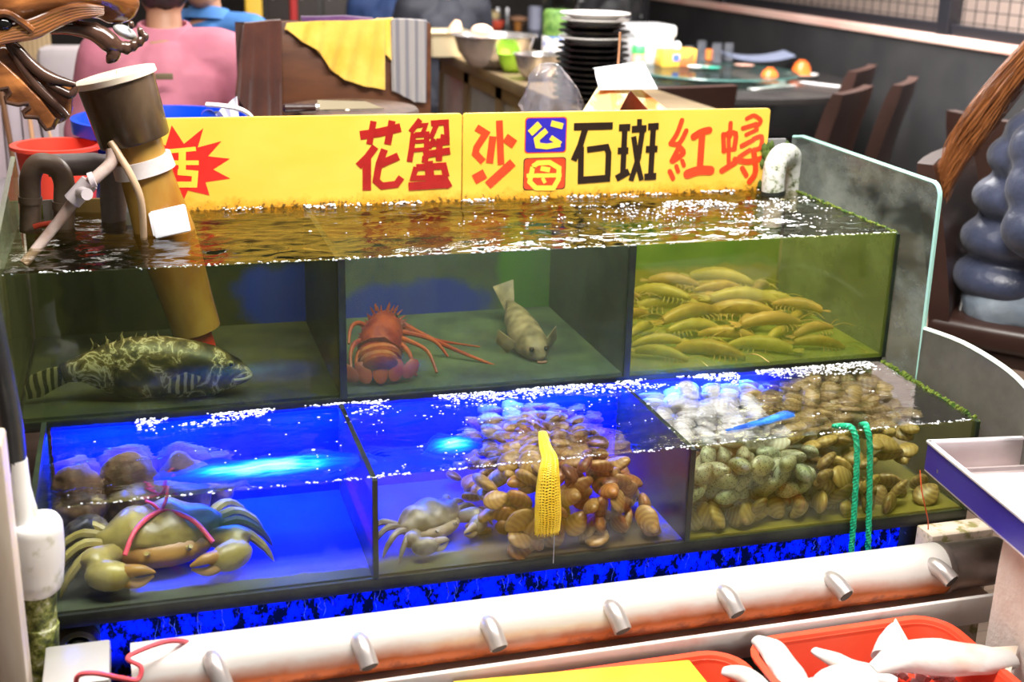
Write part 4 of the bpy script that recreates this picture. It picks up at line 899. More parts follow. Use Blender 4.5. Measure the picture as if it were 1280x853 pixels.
# ------------------------------------------------------------------ crabs
def crab(name, label, loc, rz, sc, mat, mat2, claw=None, band=None, tilt=0):
    o = thing(name, label, 'crab', (0, 0, 0))
    ORI[o] = V((0, 0, 0))
    bm = B(); vs = ell(bm, (0, 0, .056), (.098, .066, .048), sub=4)
    for v in vs:
        p = v.co; a = atan2(p.y, p.x)
        if p.y < 0: p.x *= 1.0+.10*(1-abs(p.y)/.066)
        p.z += .004*sin(p.x*90)*max(0, (p.z-.05)/.04)
        if abs(p.z-.052) < .012 and p.y < .01: p.x *= 1+.035*sin(a*26); p.y *= 1+.05*sin(a*26)
    body = part('carapace', bm, mat, o, True, 70)
    bm = B(); vs = ell(bm, (0, -.017, .040), (.088, .062, .034), sub=3); part('underside', bm, mat2, o)
    for s_ in (-1, 1):
        bm = B(); tube(bm, [(s_*.030, -.060, .048), (s_*.034, -.076, .053), (s_*.036, -.080, .058)], [.004, .0045, .004], 8); part('eye', bm, mat, o)
        cl = B(); tube(cl, smoothpath([(s_*.075, -.035, .045), (s_*.112, -.060, .050), (s_*.120, -.075, .045)], 4), [.016, .018, .020, .022, .024, .024, .024, .023, .018], 12)
        ell(cl, (s_*.098, -.098, .038), (.040, .024, .026), Matrix.Rotation(s_*.35, 3, 'Z'), 3)
        cw = part('claw', blob(cl, .005, 2), mat, o)
        bm = B(); tube(bm, smoothpath([(s_*.075, -.105, .044), (s_*.052, -.118, .050), (s_*.028, -.116, .040)], 4), [.012, .012, .011, .010, .009, .008, .006, .004, .002], 10)
        tube(bm, smoothpath([(s_*.078, -.108, .030), (s_*.055, -.117, .026), (s_*.030, -.115, .034)], 4), [.010, .010, .010, .009, .008, .007, .005, .003, .002], 10); part('pincer', bm, mat2, cw)
        for k_ in range(4):
            y0 = .030 - k_*.020; ang = .55-.33*k_
            bm = B(); d = V((s_*cos(ang), sin(ang), 0))
            a0 = V((s_*.070, y0, .040)); tube(bm, smoothpath([a0, a0+d*.055+V((0, 0, .020)), a0+d*.095+V((0, 0, -.005)), a0+d*.115+V((0, 0, -.036))], 4), [.010, .010, .010, .010, .010, .009, .009, .008, .008, .006, .005, .003, .001], 8)
            part('leg', bm, mat, o)
    if band:
        bm = B(); tube(bm, smoothpath([(-.07, -.082, .062), (-.045, -.052, .092), (.0, -.02, .101), (.045, -.052, .092), (.072, -.082, .06)], 5), .0042, 8)
        tube(bm, smoothpath([(.0, -.02, .101), (.012, .0, .115), (.018, .01, .135), (.03, .015, .15)], 5), .003, 8); tube(bm, [(.0, -.02, .101), (-.012, .0, .108), (-.018, .03, .10)], .003, 8)
        part('band', bm, band, o)
    o.location = loc; o.rotation_euler = (tilt, 0, rz); o.scale = (sc,)*3
    return o
cm1 = M('olive_ochre_crab', (.20, .15, .03), .35, col2=(.42, .34, .08), scale=16, lo=.35, hi=.68, bmp=.3, bscale=50)
cm2 = M('orange_brown_crab_belly', (.36, .19, .035), .4, col2=(.18, .11, .03), scale=14, kind='wave', dist=1.5, stretch=(0, 0, 1))
pbm = M('pink_tape', (.75, .07, .09), .45)
p = at(205, 712, Y=2.12)
crab('mud_crab', 'olive mud crab bound with pink tape on the floor of the lower left compartment', (p.x-.0, 2.155, .387), .12, 1.06, cm1, cm2, band=pbm)
cm3 = M('grey_olive_crab', (.14, .13, .08), .35, col2=(.40, .38, .30), scale=18, lo=.4, hi=.7)
cm4 = M('pale_crab_belly', (.55, .50, .42), .4, col2=(.32, .26, .16), scale=16)
p = at(552, 680, Y=2.09)
crab('mud_crab', 'greyish crab on the floor of the lower middle compartment left of the clam heap', (p.x-.015, 2.135, .387), .5, .68, cm3, cm4)

# ------------------------------------------------------------------ stones in the lower left compartment
stm = [M('brown_mottled_stone', (.06, .035, .014), .6, col2=(.24, .13, .05), scale=22, bmp=.6, bscale=30), M('purplish_stone', (.07, .04, .05), .6, col2=(.22, .13, .14), scale=22, bmp=.6, bscale=30), M('dark_stone', (.02, .02, .02), .5, col2=(.12, .09, .06), scale=18, bmp=.5, bscale=30)]
for i, (x, y, z, s_, mi, lab) in enumerate(((-.145, 2.275, .46, (.05, .045, .078), 0, 'brown lumpy stone at the far left end of the lower left compartment'), (-.055, 2.30, .465, (.055, .05, .082), 0, 'tall brown stone behind the mud crab, just under the water'),
                                            (.045, 2.315, .455, (.055, .045, .074), 1, 'purplish stone behind the mud crab toward the blue water'), (-.13, 2.205, .425, (.04, .03, .043), 2, 'small dark stone in front of the lumpy brown stone at the far left'), (.105, 2.345, .43, (.04, .032, .048), 1, 'smallest purplish stone beside the open blue water'))):
    bm = B(); ell(bm, (x, y, z), s_, sub=4); jitter(bm, .014, 22, i); jitter(bm, .005, 70, i)
    for v in bm.verts: v.co.z = max(v.co.z, .387); v.co.y = min(v.co.y, 2.383); v.co.x = max(v.co.x, -.192)
    tag(part('stone', bm, stm[mi], None, True, 180), lab, 'stone', 'stones in the lower left compartment')

# ------------------------------------------------------------------ clams
def clam_mesh(name, mat, L, W, T, ridges=.0):
    bm = B(); r = bmesh.ops.create_uvsphere(bm, u_segments=26, v_segments=14, radius=1)
    for v in bm.verts:
        x, y, z = v.co; rr_ = sqrt(x*x+y*y)
        k_ = 1-.30*max(0, x)
        zz = (1 if z > 0 else -1)*abs(z)**1.25
        rip = 1+ridges*sin(rr_*26)
        gap = .04 if abs(z) < .02 else 0
        v.co = V((x*L*(1-gap), y*W*k_*(1-gap), zz*T*rip*(1+.35*max(0, x))))
    o = part(name, bm, mat, None, True, 60, origin=(0, 0, 0)); return o
def banded(name, c1, c2, sc_=34, spots=False):
    m, nt, b = _nodes(name); b.inputs['Roughness'].default_value = .35
    tc = nt.nodes.new('ShaderNodeTexCoord')
    wv = nt.nodes.new('ShaderNodeTexWave'); wv.wave_type = 'RINGS'; wv.rings_direction = 'Z'; wv.inputs['Scale'].default_value = sc_; wv.inputs['Distortion'].default_value = 1.5; wv.inputs['Detail'].default_value = 2
    mp = nt.nodes.new('ShaderNodeMapping'); mp.inputs['Location'].default_value = (-.02, 0, 0); nt.links.new(tc.outputs['Object'], mp.inputs[0]); nt.links.new(mp.outputs[0], wv.inputs[0])
    oi = nt.nodes.new('ShaderNodeObjectInfo')
    col = mixc(nt, wv.outputs[0], c1, c2)
    col = mixc(nt, math_(nt, 'MULTIPLY', oi.outputs['Random'], .45), col, tuple(v*.45 for v in c1))
    if spots:
        vo = nt.nodes.new('ShaderNodeTexVoronoi'); vo.inputs['Scale'].default_value = 190; nt.links.new(tc.outputs['Object'], vo.inputs[0])
        col = mixc(nt, ramp(nt, vo.outputs['Distance'], [(.20, (1, 1, 1)), (.34, (0, 0, 0))]), col, (.05, .045, .04))
    nt.links.new(col, b.inputs['Base Color']); return m
GM, GW, GS, GB = 'brown clams heaped in the lower middle compartment', 'white clams under the water of the lower right compartment', 'grey spotted clams against the front glass', 'brown clams in the lower right compartment'
protos = {
    'm0': (clam_mesh('clam', banded('orange_brown_clam', (.30, .11, .02), (.44, .21, .05)), .027, .021, .0105, .012), 'brown clam in the heap of the lower middle compartment beside the yellow net', GM),
    'm1': (clam_mesh('clam', banded('tan_clam', (.36, .20, .05), (.50, .32, .10)), .029, .022, .0105, .012), 'brown clam in the heap of the lower middle compartment beside the yellow net', GM),
    'm2': (clam_mesh('clam', banded('dark_brown_clam', (.14, .055, .018), (.26, .12, .04)), .026, .020, .010, .012), 'brown clam in the heap of the lower middle compartment beside the yellow net', GM),
    'w0': (clam_mesh('clam', banded('white_clam', (.82, .78, .70), (.66, .58, .48)), .031, .024, .012, .01), 'white clam just under the water behind the blue net in the lower right compartment', GW),
    's0': (clam_mesh('clam', banded('grey_spotted_clam', (.30, .30, .21), (.38, .37, .27), 26, True), .030, .021, .014), 'grey spotted clam against the front glass of the lower right compartment', GS),
    's1': (clam_mesh('clam', banded('green_grey_spotted_clam', (.24, .27, .20), (.36, .38, .28), 26, True), .030, .021, .014), 'grey spotted clam against the front glass of the lower right compartment', GS),
    'b0': (clam_mesh('clam', banded('yellow_brown_clam', (.34, .21, .05), (.48, .33, .12)), .028, .022, .011, .015), 'yellow brown clam in the heap of the lower right compartment', GB),
    'b1': (clam_mesh('clam', banded('ridged_brown_clam', (.20, .11, .035), (.36, .24, .09)), .030, .023, .011, .015), 'yellow brown clam in the heap of the lower right compartment', GB),
}
for k_, (o, lab, gr) in protos.items(): tag(o, lab, 'clam', gr)
cused = set()
def put(k_, loc, eul, sc=1):
    o = protos[k_][0]
    if k_ in cused: o = o.copy(); COL.objects.link(o)
    cused.add(k_); o.location = loc; o.rotation_euler = eul; o.scale = (sc,)*3
rc = random.Random(21)
def heap(x0, x1, y0, y1, hf, kind, s=.041, dz=.027):
    iy = 0; y = y0
    while y < y1:
        x = x0 + (s/2 if iy % 2 else 0)
        while x < x1:
            h = hf(x, y); z = h; lay = 0
            front = y < y0+s*1.1
            while z > ZLB+.012 and (lay < 2 or front):
                k_ = kind(x, y, z)
                if k_:
                    tl = 1.1 if front and lay > 0 else .6
                    loc = (x+rc.uniform(-.016, .016), max(y+rc.uniform(-.012, .014), YL+.020), max(z+rc.uniform(-.012, .010), ZLB+.016))
                    put(k_, loc, (rc.uniform(-tl, tl) + (.9 if front else 0), rc.uniform(-tl, tl), rc.uniform(0, 2*pi)), rc.uniform(.86, 1.14))
                z -= dz; lay += 1
            x += s
        y += s*.92; iy += 1
def hm_(x, y):
    u = (x-.755)/.175; v_ = (y-2.16)/.20
    return .385 + .152*max(0, 1-abs(u)**3)*(1-.25*max(0, -v_)**2) - (.03 if y < 2.06 else 0)
heap(.60, .925, 2.036, 2.35, hm_, lambda x, y, z: None if hm_(x, y) < .42 else rc.choice(('m0', 'm1', 'm1', 'm2')))
put('m0', at(650, 690, Y=2.03)+V((0, 0, .002)), (.5, .1, .4), 1.05)
def hr_(x, y):
    front = .512 - max(0, (x-1.15))*.30
    back = .548
    t = min(1, max(0, (y-2.04)/.16))
    return front+(back-front)*t
def kr_(x, y, z):
    if y < 2.12:
        if x < 1.26 and z > .435: return rc.choice(('s0', 's0', 's1'))
        if x > 1.40 and z > .43: return None
        return rc.choice(('b0', 'b1'))
    if x < 1.235 and y > 2.10: return 'w0'
    return rc.choice(('b0', 'b1'))
heap(1.005, 1.555, 2.038, 2.352, hr_, kr_, .046, .029)
# blue net neck on the white clams
bm = B(); q = smoothpath([at(908, 541, Z=.568), at(930, 535, Z=.572), at(958, 527, Z=.572), at(986, 519, Z=.570)], 5)
tube(bm, q, lerp_list([.004, .009, .013, .017], 5), 12, True, .4)
for k_ in range(10): tube(bm, [p_+V((0, 0, .004))+V((cos(k_*.6+i*.3), sin(k_*.6+i*.3), 0))*.009*(i/len(q)+.3) for i, p_ in enumerate(q)], .0009, 4)
o = part('net_bag_neck', bm, M('blue_net_plastic', (.01, .12, .75), .4, col2=(.04, .28, .9), scale=60)); tag(o, 'blue twisted net neck lying on the white clams in the lower right compartment', 'net')
# cyan water glow: added flat shapes with falloff and streaks painted into emission
def glow_mat(name, sx, sy):
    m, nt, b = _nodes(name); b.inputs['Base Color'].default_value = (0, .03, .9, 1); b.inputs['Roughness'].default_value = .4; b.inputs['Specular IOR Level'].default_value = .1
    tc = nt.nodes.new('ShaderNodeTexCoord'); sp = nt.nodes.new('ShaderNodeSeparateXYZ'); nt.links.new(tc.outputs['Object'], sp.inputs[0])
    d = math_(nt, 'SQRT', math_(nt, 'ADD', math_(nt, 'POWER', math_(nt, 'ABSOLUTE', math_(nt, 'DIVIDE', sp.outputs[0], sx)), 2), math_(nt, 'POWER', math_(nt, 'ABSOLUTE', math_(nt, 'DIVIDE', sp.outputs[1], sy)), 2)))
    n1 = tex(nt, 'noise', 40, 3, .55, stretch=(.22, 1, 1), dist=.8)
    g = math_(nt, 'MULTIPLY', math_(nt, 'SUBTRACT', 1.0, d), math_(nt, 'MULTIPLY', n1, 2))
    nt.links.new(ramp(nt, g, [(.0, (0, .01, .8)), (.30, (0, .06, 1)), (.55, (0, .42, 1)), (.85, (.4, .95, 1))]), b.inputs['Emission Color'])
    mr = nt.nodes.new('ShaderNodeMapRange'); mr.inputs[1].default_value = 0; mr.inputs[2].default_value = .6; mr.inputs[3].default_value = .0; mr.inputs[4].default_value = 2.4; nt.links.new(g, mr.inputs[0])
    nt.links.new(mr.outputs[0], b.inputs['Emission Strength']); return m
for (x, y, sx, sy, rz_, lab) in ((335, 590, .20, .050, .03, 'added cyan glow patch under the water of the lower left compartment'), (566, 562, .062, .042, .2, 'added cyan glow patch under the water left of the brown clam heap')):
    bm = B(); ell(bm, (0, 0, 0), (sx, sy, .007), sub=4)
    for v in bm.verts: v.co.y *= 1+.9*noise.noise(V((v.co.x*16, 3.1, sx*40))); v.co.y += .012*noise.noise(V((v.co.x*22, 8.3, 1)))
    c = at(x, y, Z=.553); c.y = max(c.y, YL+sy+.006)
    o = part('glow_patch', bm, glow_mat('cyan_glow_'+str(x), sx, sy), origin=(0, 0, 0)); o.location = c; o.rotation_euler.z = rz_
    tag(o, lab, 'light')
# ------------------------------------------------------------------ carved wooden dragon head, upper left
YD = 2.56
dm, nt, b = _nodes('polished_carved_wood'); b.inputs['Roughness'].default_value = .22; b.inputs['Coat Weight'].default_value = .5; b.inputs['Coat Roughness'].default_value = .12
wt = tex(nt, 'noise', 5, 5, .6, stretch=(1, 1, 3), dist=1)
nt.links.new(ramp(nt, wt, [(.28, (.040, .013, .005)), (.46, (.17, .058, .017)), (.66, (.42, .155, .042))]), b.inputs['Base Color']); bump(nt, b, tex(nt, 'noise', 22, 4), .12, .006)
dm2 = M('dark_polished_wood', (.03, .014, .010), .2, col2=(.09, .045, .03), scale=10, coat=.5)
def D(x, y, dy=0): return at(x, y, Y=YD+dy)
drg = thing('carved_dragon_head', 'glossy carved wooden dragon head with open jaws at the upper left', 'carving', V((-.75, 2.7, 0)))
bm = B(); kx = 2.6/FPX
tube(bm, smoothpath([D(-95, 40, .05), D(-50, 8, .04), D(0, 0, .02), D(40, 8, .01), D(80, -4), D(115, -12), D(142, -2), D(160, 8)], 5), lerp_list([.10, .095, .085, .062, .062, .056, .040, .026], 5), 20, True, .8)
for (x, y, r) in ((150, 6, .034), (138, 14, .024), (158, 2, .026), (118, -4, .04), (60, 6, .05)): ell(bm, D(x, y), (r, r*.9, r), sub=3)
part('upper_head', blob(bm, .007, 3), dm, drg)
bm = B()
for k_ in range(5):
    q = smoothpath([D(-30, 62+k_*2, -.10), D(0, 52-k_*3.0, -.09), D(42, 45-k_*4.6, -.075), D(72, 31-k_*4.2, -.066), D(98, 21-k_*3.2, -.060), D(130, 17-k_*2.0, -.046)], 6)
    tube(bm, q, [.0062]*(len(q)-4)+[.005, .004, .003, .002], 8)
part('lip_ridge', bm, dm, drg)
bm = B(); tube(bm, smoothpath([D(60, 36, -.03), D(85, 34, -.03), D(110, 38, -.03), D(125, 44, -.03), D(138, 54, -.03), D(150, 60, -.03)], 4), lerp_list([.010, .014, .016, .019, .020, .012], 4), 12)
for (x, y, r) in ((120, 38, .014), (127, 47, .013), (137, 54, .013), (148, 58, .012), (158, 60, .012), (167, 57, .0105), (175, 52, .0095), (182, 46, .008), (164, 31, .008), (175, 39, .008)): ell(bm, D(x, y, -.03), (r*.8, r, r*1.15), sub=2)
part('upper_lip_curls', blob(bm, .003, 1), dm2, drg)
bm = B(); ell(bm, D(156, 40, -.005), (.024, .03, .012), Matrix.Rotation(.5, 3, 'Y'), 3); part('tongue_plate', bm, M('grey_glossy_inlay', (.35, .36, .36), .2, col2=(.6, .62, .62), scale=40), drg)
bm = B(); tube(bm, smoothpath([D(140, 58, -.03), D(142, 68, -.032), D(138, 74, -.034), D(134, 79, -.035)], 4), lerp_list([.014, .013, .010, .002], 4), 12); part('fang', bm, dm2, drg)
bm = B(); tube(bm, smoothpath([D(150, 26, .06), D(158, 22, .06), D(166, 18, .06)], 4), lerp_list([.006, .006, .004], 4), 8); part('ivory_tooth', bm, M('ivory', (.75, .70, .62), .3), drg)
bm = B(); ell(bm, D(4, 30, -.088), (.016, .012, .013), sub=3); ey = part('eye', bm, M('black_glass_eye', (.006, .006, .006), .06), drg)
bm = B(); tube(bm, smoothpath([D(-14, 22, -.09), D(6, 17, -.095), D(24, 26, -.088), D(40, 38, -.08)], 5), .0075, 8); part('eyelid', bm, dm, drg)
# lower jaw: a thick inner wedge and a bearded outer plate with a wavy edge
jaw = [(-30, 60), (14, 52), (24, 66), (40, 82), (62, 96), (97, 107), (90, 122), (92, 138), (80, 147), (64, 150), (40, 130), (10, 108), (-30, 95)]
bm = B(); prism(bm, [D(x, y, .025) for x, y in jaw], (0, -.085, 0), .010, 3); jitter(bm, .003, 20); part('lower_jaw', bm, dm, drg)
bm = B()
for pts, r in ((((10, 52), (22, 62), (40, 82), (62, 97), (95, 106)), [.006, .010, .012, .012, .005]), (((8, 54), (26, 82), (46, 108), (66, 128), (84, 146)), [.004, .008, .009, .009, .006]), (((58, 104), (74, 112), (88, 118), (96, 108)), [.004, .008, .009, .005])):
    tube(bm, smoothpath([D(x, y, -.066) for x, y in pts], 5), lerp_list(r, 5), 10)
part('jaw_ridge', bm, dm2, drg)
beard = [(-40, 70), (0, 72), (26, 96), (52, 122), (72, 148), (66, 160), (58, 162), (50, 152), (48, 147), (31, 146), (29, 140), (37, 134), (36, 129), (22, 131), (8, 128), (7, 122), (13, 116), (10, 110), (0, 112), (-40, 104)]
bm = B(); prism(bm, [D(x, y, -.045) for x, y in beard], (0, -.030, 0), .006, 3); part('beard_plate', bm, dm, drg)
bm = B(); tube(bm, [D(x, y, -.074) for x, y in beard[4:19]], .0042, 8); part('beard_rim', bm, dm2, drg)
bm = B(); tube(bm, smoothpath([D(-60, 60, .02), V((-.46, 2.64, 1.25)), V((-.64, 2.68, .9)), V((-.72, 2.7, .45)), V((-.75, 2.7, .03))], 6), lerp_list([.12, .13, .13, .14, .16], 6), 20); jitter(bm, .008, 12); part('neck_column', bm, dm, drg)
bm = B(); lathe(bm, [(.22, 0), (.22, .05), (.19, .06)], (-.75, 2.7, 0), (0, 0, 1), 28); part('base', bm, dm2, drg)

# ------------------------------------------------------------------ behind the tank: work table and what stands on it
ZT = .73
o = thing('work_table', 'steel work table behind the yellow boards carrying the buckets and chopping block', 'table', (.45, 3.6, 0))
bm = B(); bx(bm, -.55, 1.40, 3.0, 4.12, ZT-.03, ZT, .004); part('tabletop', bm, MAT['steel'], o)
for x in (-.5, 1.35):
    for y in (3.05, 4.07): bm = B(); bx(bm, x-.02, x+.02, y-.02, y+.02, 0, ZT-.03); part('leg', bm, MAT['steel'], o)
cB = at(203, 148, Y=3.40); cB.z = at(203, 146, Y=3.40).z
o = thing('bucket', 'blue plastic bucket with a white handle behind the left yellow board', 'bucket', (cB.x, 3.40, ZT))
bp = M('royal_blue_plastic', (.0, .045, .62), .3, col2=(.0, .07, .75), scale=5)
hB = cB.z-ZT; bm = B(); lathe(bm, [(.165, 0), (.205, hB-.035), (.225, hB-.033), (.226, hB), (.210, hB), (.198, hB-.04), (.160, .006)], (cB.x, 3.40, ZT), (0, 0, 1), 48); part('bucket_body', bm, bp, o)
hp = at(255, 133, Y=3.40)
bm = B(); tube(bm, [V((hp.x, 3.225, hp.z)), V((hp.x, 3.20, hp.z))], .018, 18); part('handle_pivot', bm, bp, o)
bm = B(); tube(bm, smoothpath([at(258, 131, Y=3.2), at(275, 132, Y=3.19), at(298, 136, Y=3.19), at(312, 144, Y=3.2), at(318, 156, Y=3.21)], 5), .010, 10, True, .6); part('handle', bm, M('white_handle', (.8, .78, .8), .35), o)
bm = B(); sheet(bm, [[at(263+t*6, 147-t*2, Y=3.26)+V((0, .01*sin(s_*3), 0)) + (at(296+t*2, 120+t*22, Y=3.26)-at(263+t*6, 147-t*2, Y=3.26))*(s_/6) for s_ in range(7)] for t in range(3)], .002)
o = part('paper_slip', bm, M('white_printed_paper', (.80, .80, .84), .6, col2=(.55, .55, .62), scale=70, lo=.55, hi=.75)); tag(o, 'crumpled white paper slip stuck up from the blue bucket handle', 'paper')
cR = at(72, 176, Y=3.30)
o = thing('basin', 'red plastic basin behind the grey pipes at the left', 'basin', (cR.x, 3.30, ZT))
bm = B(); hR = cR.z-ZT; lathe(bm, [(.07, 0), (.095, hR-.012), (.108, hR-.008), (.108, hR), (.092, hR), (.065, .006)], (cR.x, 3.25, ZT), (0, 0, 1), 40); part('basin_body', bm, M('red_basin_plastic', (.75, .06, .035), .35), o)
# wooden chopping block, knife
zc = at(430, 134, Y=3.60).z; cC = at(440, 136, Y=3.60)
o = thing('chopping_block', 'round wooden chopping block behind the left yellow board with a knife on it', 'chopping block', (cC.x, 3.60, ZT))
bm = B(); lathe(bm, [(.185, 0), (.19, .01), (.19, zc-ZT-.008), (.184, zc-ZT)], (cC.x, 3.60, ZT), (0, 0, 1), 44); part('block', bm, M('dark_wood_block', (.045, .018, .010), .7, col2=(.10, .045, .022), scale=10, stretch=(3, 1, 1)), o)
k0 = at(353, 127, Y=3.50); k0.z = zc+.014; k1 = at(394, 127, Y=3.50); k1.z = zc+.014; k2 = at(480, 127, Y=3.52); k2.z = zc+.006
o = thing('kitchen_knife', 'kitchen knife with a dark riveted handle lying on the chopping block', 'knife', V((k0.x, 3.50, zc)))
bm = B(); tube(bm, [k0, k0+V((.006, 0, 0)), k0.lerp(k1, .5), k1], [.008, .013, .0115, .010], 12); part('handle', bm, M('dark_knife_handle', (.035, .012, .010), .35), o)
bm = B(); lathe(bm, [(.011, 0), (.011, .010)], k1, k1-k0, 14); part('bolster', bm, M('bright_bolster', (.8, .8, .8), .2, .8), o)
bm = B(); up_ = V((0, .35, .30)).normalized()*.042
prism(bm, [k1+V((.008, 0, -.006)), k2+V((-.02, 0, 0)), k2, k2.lerp(k1, .25)+up_*.6, k1+V((.008, 0, 0))+up_*.65], (0, .002, -.002)); part('blade', bm, M('knife_steel', (.22, .18, .11), .45, .3), o)
bm = B()
for (x, y) in ((409, 136), (434, 138)): ell(bm, at(x, y, Z=zc+.004), (.007, .006, .004), sub=2)
o = part('garlic_crumbs', bm, M('garlic_white', (.8, .72, .6), .5)); tag(o, 'small pale garlic bits on the chopping block below the knife', 'garlic', kind='stuff')
# upright board with towels
YB2 = 3.95
pl_, pr_, ptop = at(349, 80, Y=YB2).x, at(535, 80, Y=YB2).x, at(440, 27, Y=YB2).z
o = thing('wooden_board', 'large upright brown wooden board hung with towels behind the chopping block', 'board', ((pl_+pr_)/2, YB2, ZT))
bm = B(); prism(bm, rrect(pl_, pr_+.01, ZT, ptop, .015, YB2), (0, .05, 0), .005); part('board', bm, M('red_brown_wood', (.065, .020, .008), .4, col2=(.13, .045, .016), scale=6, stretch=(.6, 1, 3), bmp=.08), o)
bm = B(); xq = at(297, 80, Y=YB2).x; bx(bm, xq, pl_, YB2+.01, YB2+.03, ptop-.03, ptop-.005); bx(bm, xq, xq+.03, YB2+.01, YB2+.04, ZT, ptop-.005); part('side_rail', bm, M('dark_rail', (.05, .02, .012), .5), o)
def towel(name, top, bot, mat, label, Yb, fold, grp='towels hung on the wooden board', ny=14, thick=.008, ph=0):
    grid = []
    for i in range(len(top)):
        (xt, yt), (xb2, yb2) = top[i], bot[i]; row = []
        row.append(at(xt, yt+10, Y=Yb+.075)); row.append(at(xt, yt, Y=Yb+.062)); row.append(at(xt, yt-1.2, Y=Yb+.03))
        for k_ in range(ny+1):
            t = k_/ny; p = at(xt+(xb2-xt)*t, yt+(yb2-yt)*t, Y=Yb)
            p.y += -.006-.012*t + fold*sin(i*1.25+ph)*(.3+t) ; row.append(p)
        grid.append(row)
    bm = B(); sheet(bm, grid, thick); o = part(name, bm, mat, None, True, 70); tag(o, label, 'towel', grp)
def interp(pts, n):
    out = []
    for i in range(n):
        t = i/(n-1)*(len(pts)-1); k_ = min(int(t), len(pts)-2); f = t-k_; out.append((pts[k_][0]*(1-f)+pts[k_+1][0]*f, pts[k_][1]*(1-f)+pts[k_+1][1]*f))
    return out
n = 30
tw = lambda c, c2, nm: M(nm, c, .9, col2=c2, scale=12, bmp=.5, bscale=140, bdist=.004, sheen=.3)
towel('towel', interp([(358, 29), (385, 27), (400, 26), (430, 26), (450, 25), (470, 25), (480, 25)], n), interp([(358, 36), (378, 52), (398, 63), (412, 86), (430, 99), (455, 107), (479, 111)], n), tw((.76, .42, .04), (.84, .54, .09), 'yellow_terry'), 'yellow towel with a curved lower hem in the middle of the wooden board', YB2-.004, .007)
towel('towel', interp([(470, 24), (480, 24), (491, 23)], 8), interp([(476, 64), (484, 70), (491, 78)], 8), tw((.82, .50, .06), (.9, .6, .12), 'yellow_terry_b'), 'short narrow yellow towel corner between the big yellow towel and the grey towel', YB2+.006, .004)
towel('towel', interp([(489, 24), (505, 24), (520, 25), (533, 26)], 16), interp([(491, 113), (505, 120), (518, 127), (531, 127)], 16), M('grey_striped_terry', (.40, .37, .36), .9, col2=(.24, .23, .26), scale=7, kind='wave', stretch=(1.5, 0, 0), dist=.5, lo=.55, hi=.8, bmp=.5, bscale=140), 'grey towel with dark stripes at the right end of the wooden board', YB2-.002, .006)
towel('towel', interp([(305, 29), (318, 28), (335, 26), (351, 25)], 16), interp([(296, 120), (312, 146), (335, 150), (352, 150)], 16), tw((.055, .012, .005), (.09, .022, .010), 'brown_terry'), 'dark brown towel hanging left of the wooden board', YB2-.004, .010)
towel('towel', interp([(376, 21), (400, 21), (430, 20), (466, 23)], 12), interp([(378, 27), (400, 29), (430, 29), (466, 27)], 12), tw((.06, .015, .08), (.10, .03, .12), 'purple_terry'), 'purple cloth folded along the top of the wooden board behind the yellow towel', YB2+.012, .004, ny=4)

# ------------------------------------------------------------------ steel counter with bowls, plates
ZC = .90
ca, cb_ = at(531, 60, Z=ZC), at(700, 118, Z=ZC); xc = (ca.x+cb_.x)/2
o = thing('kitchen_counter', 'steel topped counter with glass doors behind the yellow boards', 'counter', (xc+.25, 5.3, 0))
brs = M('warm_steel', (.34, .25, .14), .32, .75, col2=(.24, .17, .10), scale=5)
yc0, yc1 = 4.15, ca.y
bm = B(); bx(bm, xc-.01, xc+.50, yc0, yc1, ZC-.05, ZC, .006); part('worktop', bm, brs, o)
bm = B(); bx(bm, xc+.05, xc+.48, yc0+.03, yc1-.02, .02, ZC-.05); part('body', bm, M('dark_cabinet_inside', (.05, .04, .03), .4, col2=(.10, .08, .06), scale=4), o)
ndr = 4
for i in range(ndr):
    ya = yc0+.03+(yc1-yc0-.05)*i/ndr; yb_ = yc0+.03+(yc1-yc0-.05)*(i+1)/ndr
    bm = B()
    bx(bm, xc+.015, xc+.05, ya, ya+.05, .05, ZC-.05); bx(bm, xc+.015, xc+.05, yb_-.05, yb_, .05, ZC-.05); bx(bm, xc+.015, xc+.05, ya, yb_, ZC-.11, ZC-.05); bx(bm, xc+.015, xc+.05, ya, yb_, .05, .12)
    d_ = part('door', bm, brs, o, False)
    bm = B(); bx(bm, xc+.028, xc+.036, ya+.05, yb_-.05, .12, ZC-.11); part('door_pane', bm, M('smoky_pane', (.20, .19, .17), .12, .2, col2=(.34, .33, .30), scale=3), d_)
def revolve(name, label, cat, c, prof, mat, group=None, pn='bowl_body', seg=36):
    o = thing(name, label, cat, c, group); bm = B(); lathe(bm, prof, c, (0, 0, 1), seg); part(pn, bm, mat, o); return o
def onC(x, y, Z=ZC): return at(x, y, Z=Z)
def bowlprof(r, h, th=.004): return [(r*.45, 0), (r*.62, h*.08), (r*.86, h*.5), (r*.97, h-.004), (r*1.05, h-.002), (r*1.05, h+.001), (r*.97, h+.001), (r*.84, h*.5), (r*.58, h*.10), (r*.3, .006)]
stl = M('bowl_steel', (.55, .52, .50), .22, .85)
c = onC(617, 84); k_ = c.y/FPX*1.06
p_ = onC(556, 68); s_ = p_.y/FPX
o = thing('steel_pan', 'rectangular steel pan of meat at the far end of the counter', 'pan', p_)
bm = B(); rings = [rr2(p_.x-.10, p_.x+.10, p_.y-.13, p_.y+.13, .02, ZC+.001), rr2(p_.x-.115, p_.x+.115, p_.y-.145, p_.y+.145, .025, ZC+.11), rr2(p_.x-.125, p_.x+.125, p_.y-.155, p_.y+.155, .03, ZC+.113), rr2(p_.x-.108, p_.x+.108, p_.y-.138, p_.y+.138, .022, ZC+.11), rr2(p_.x-.098, p_.x+.098, p_.y-.125, p_.y+.125, .02, ZC+.06)]
loft(bm, rings); part('pan_body', bm, M('pale_pan_steel', (.60, .50, .32), .3, .5), o)
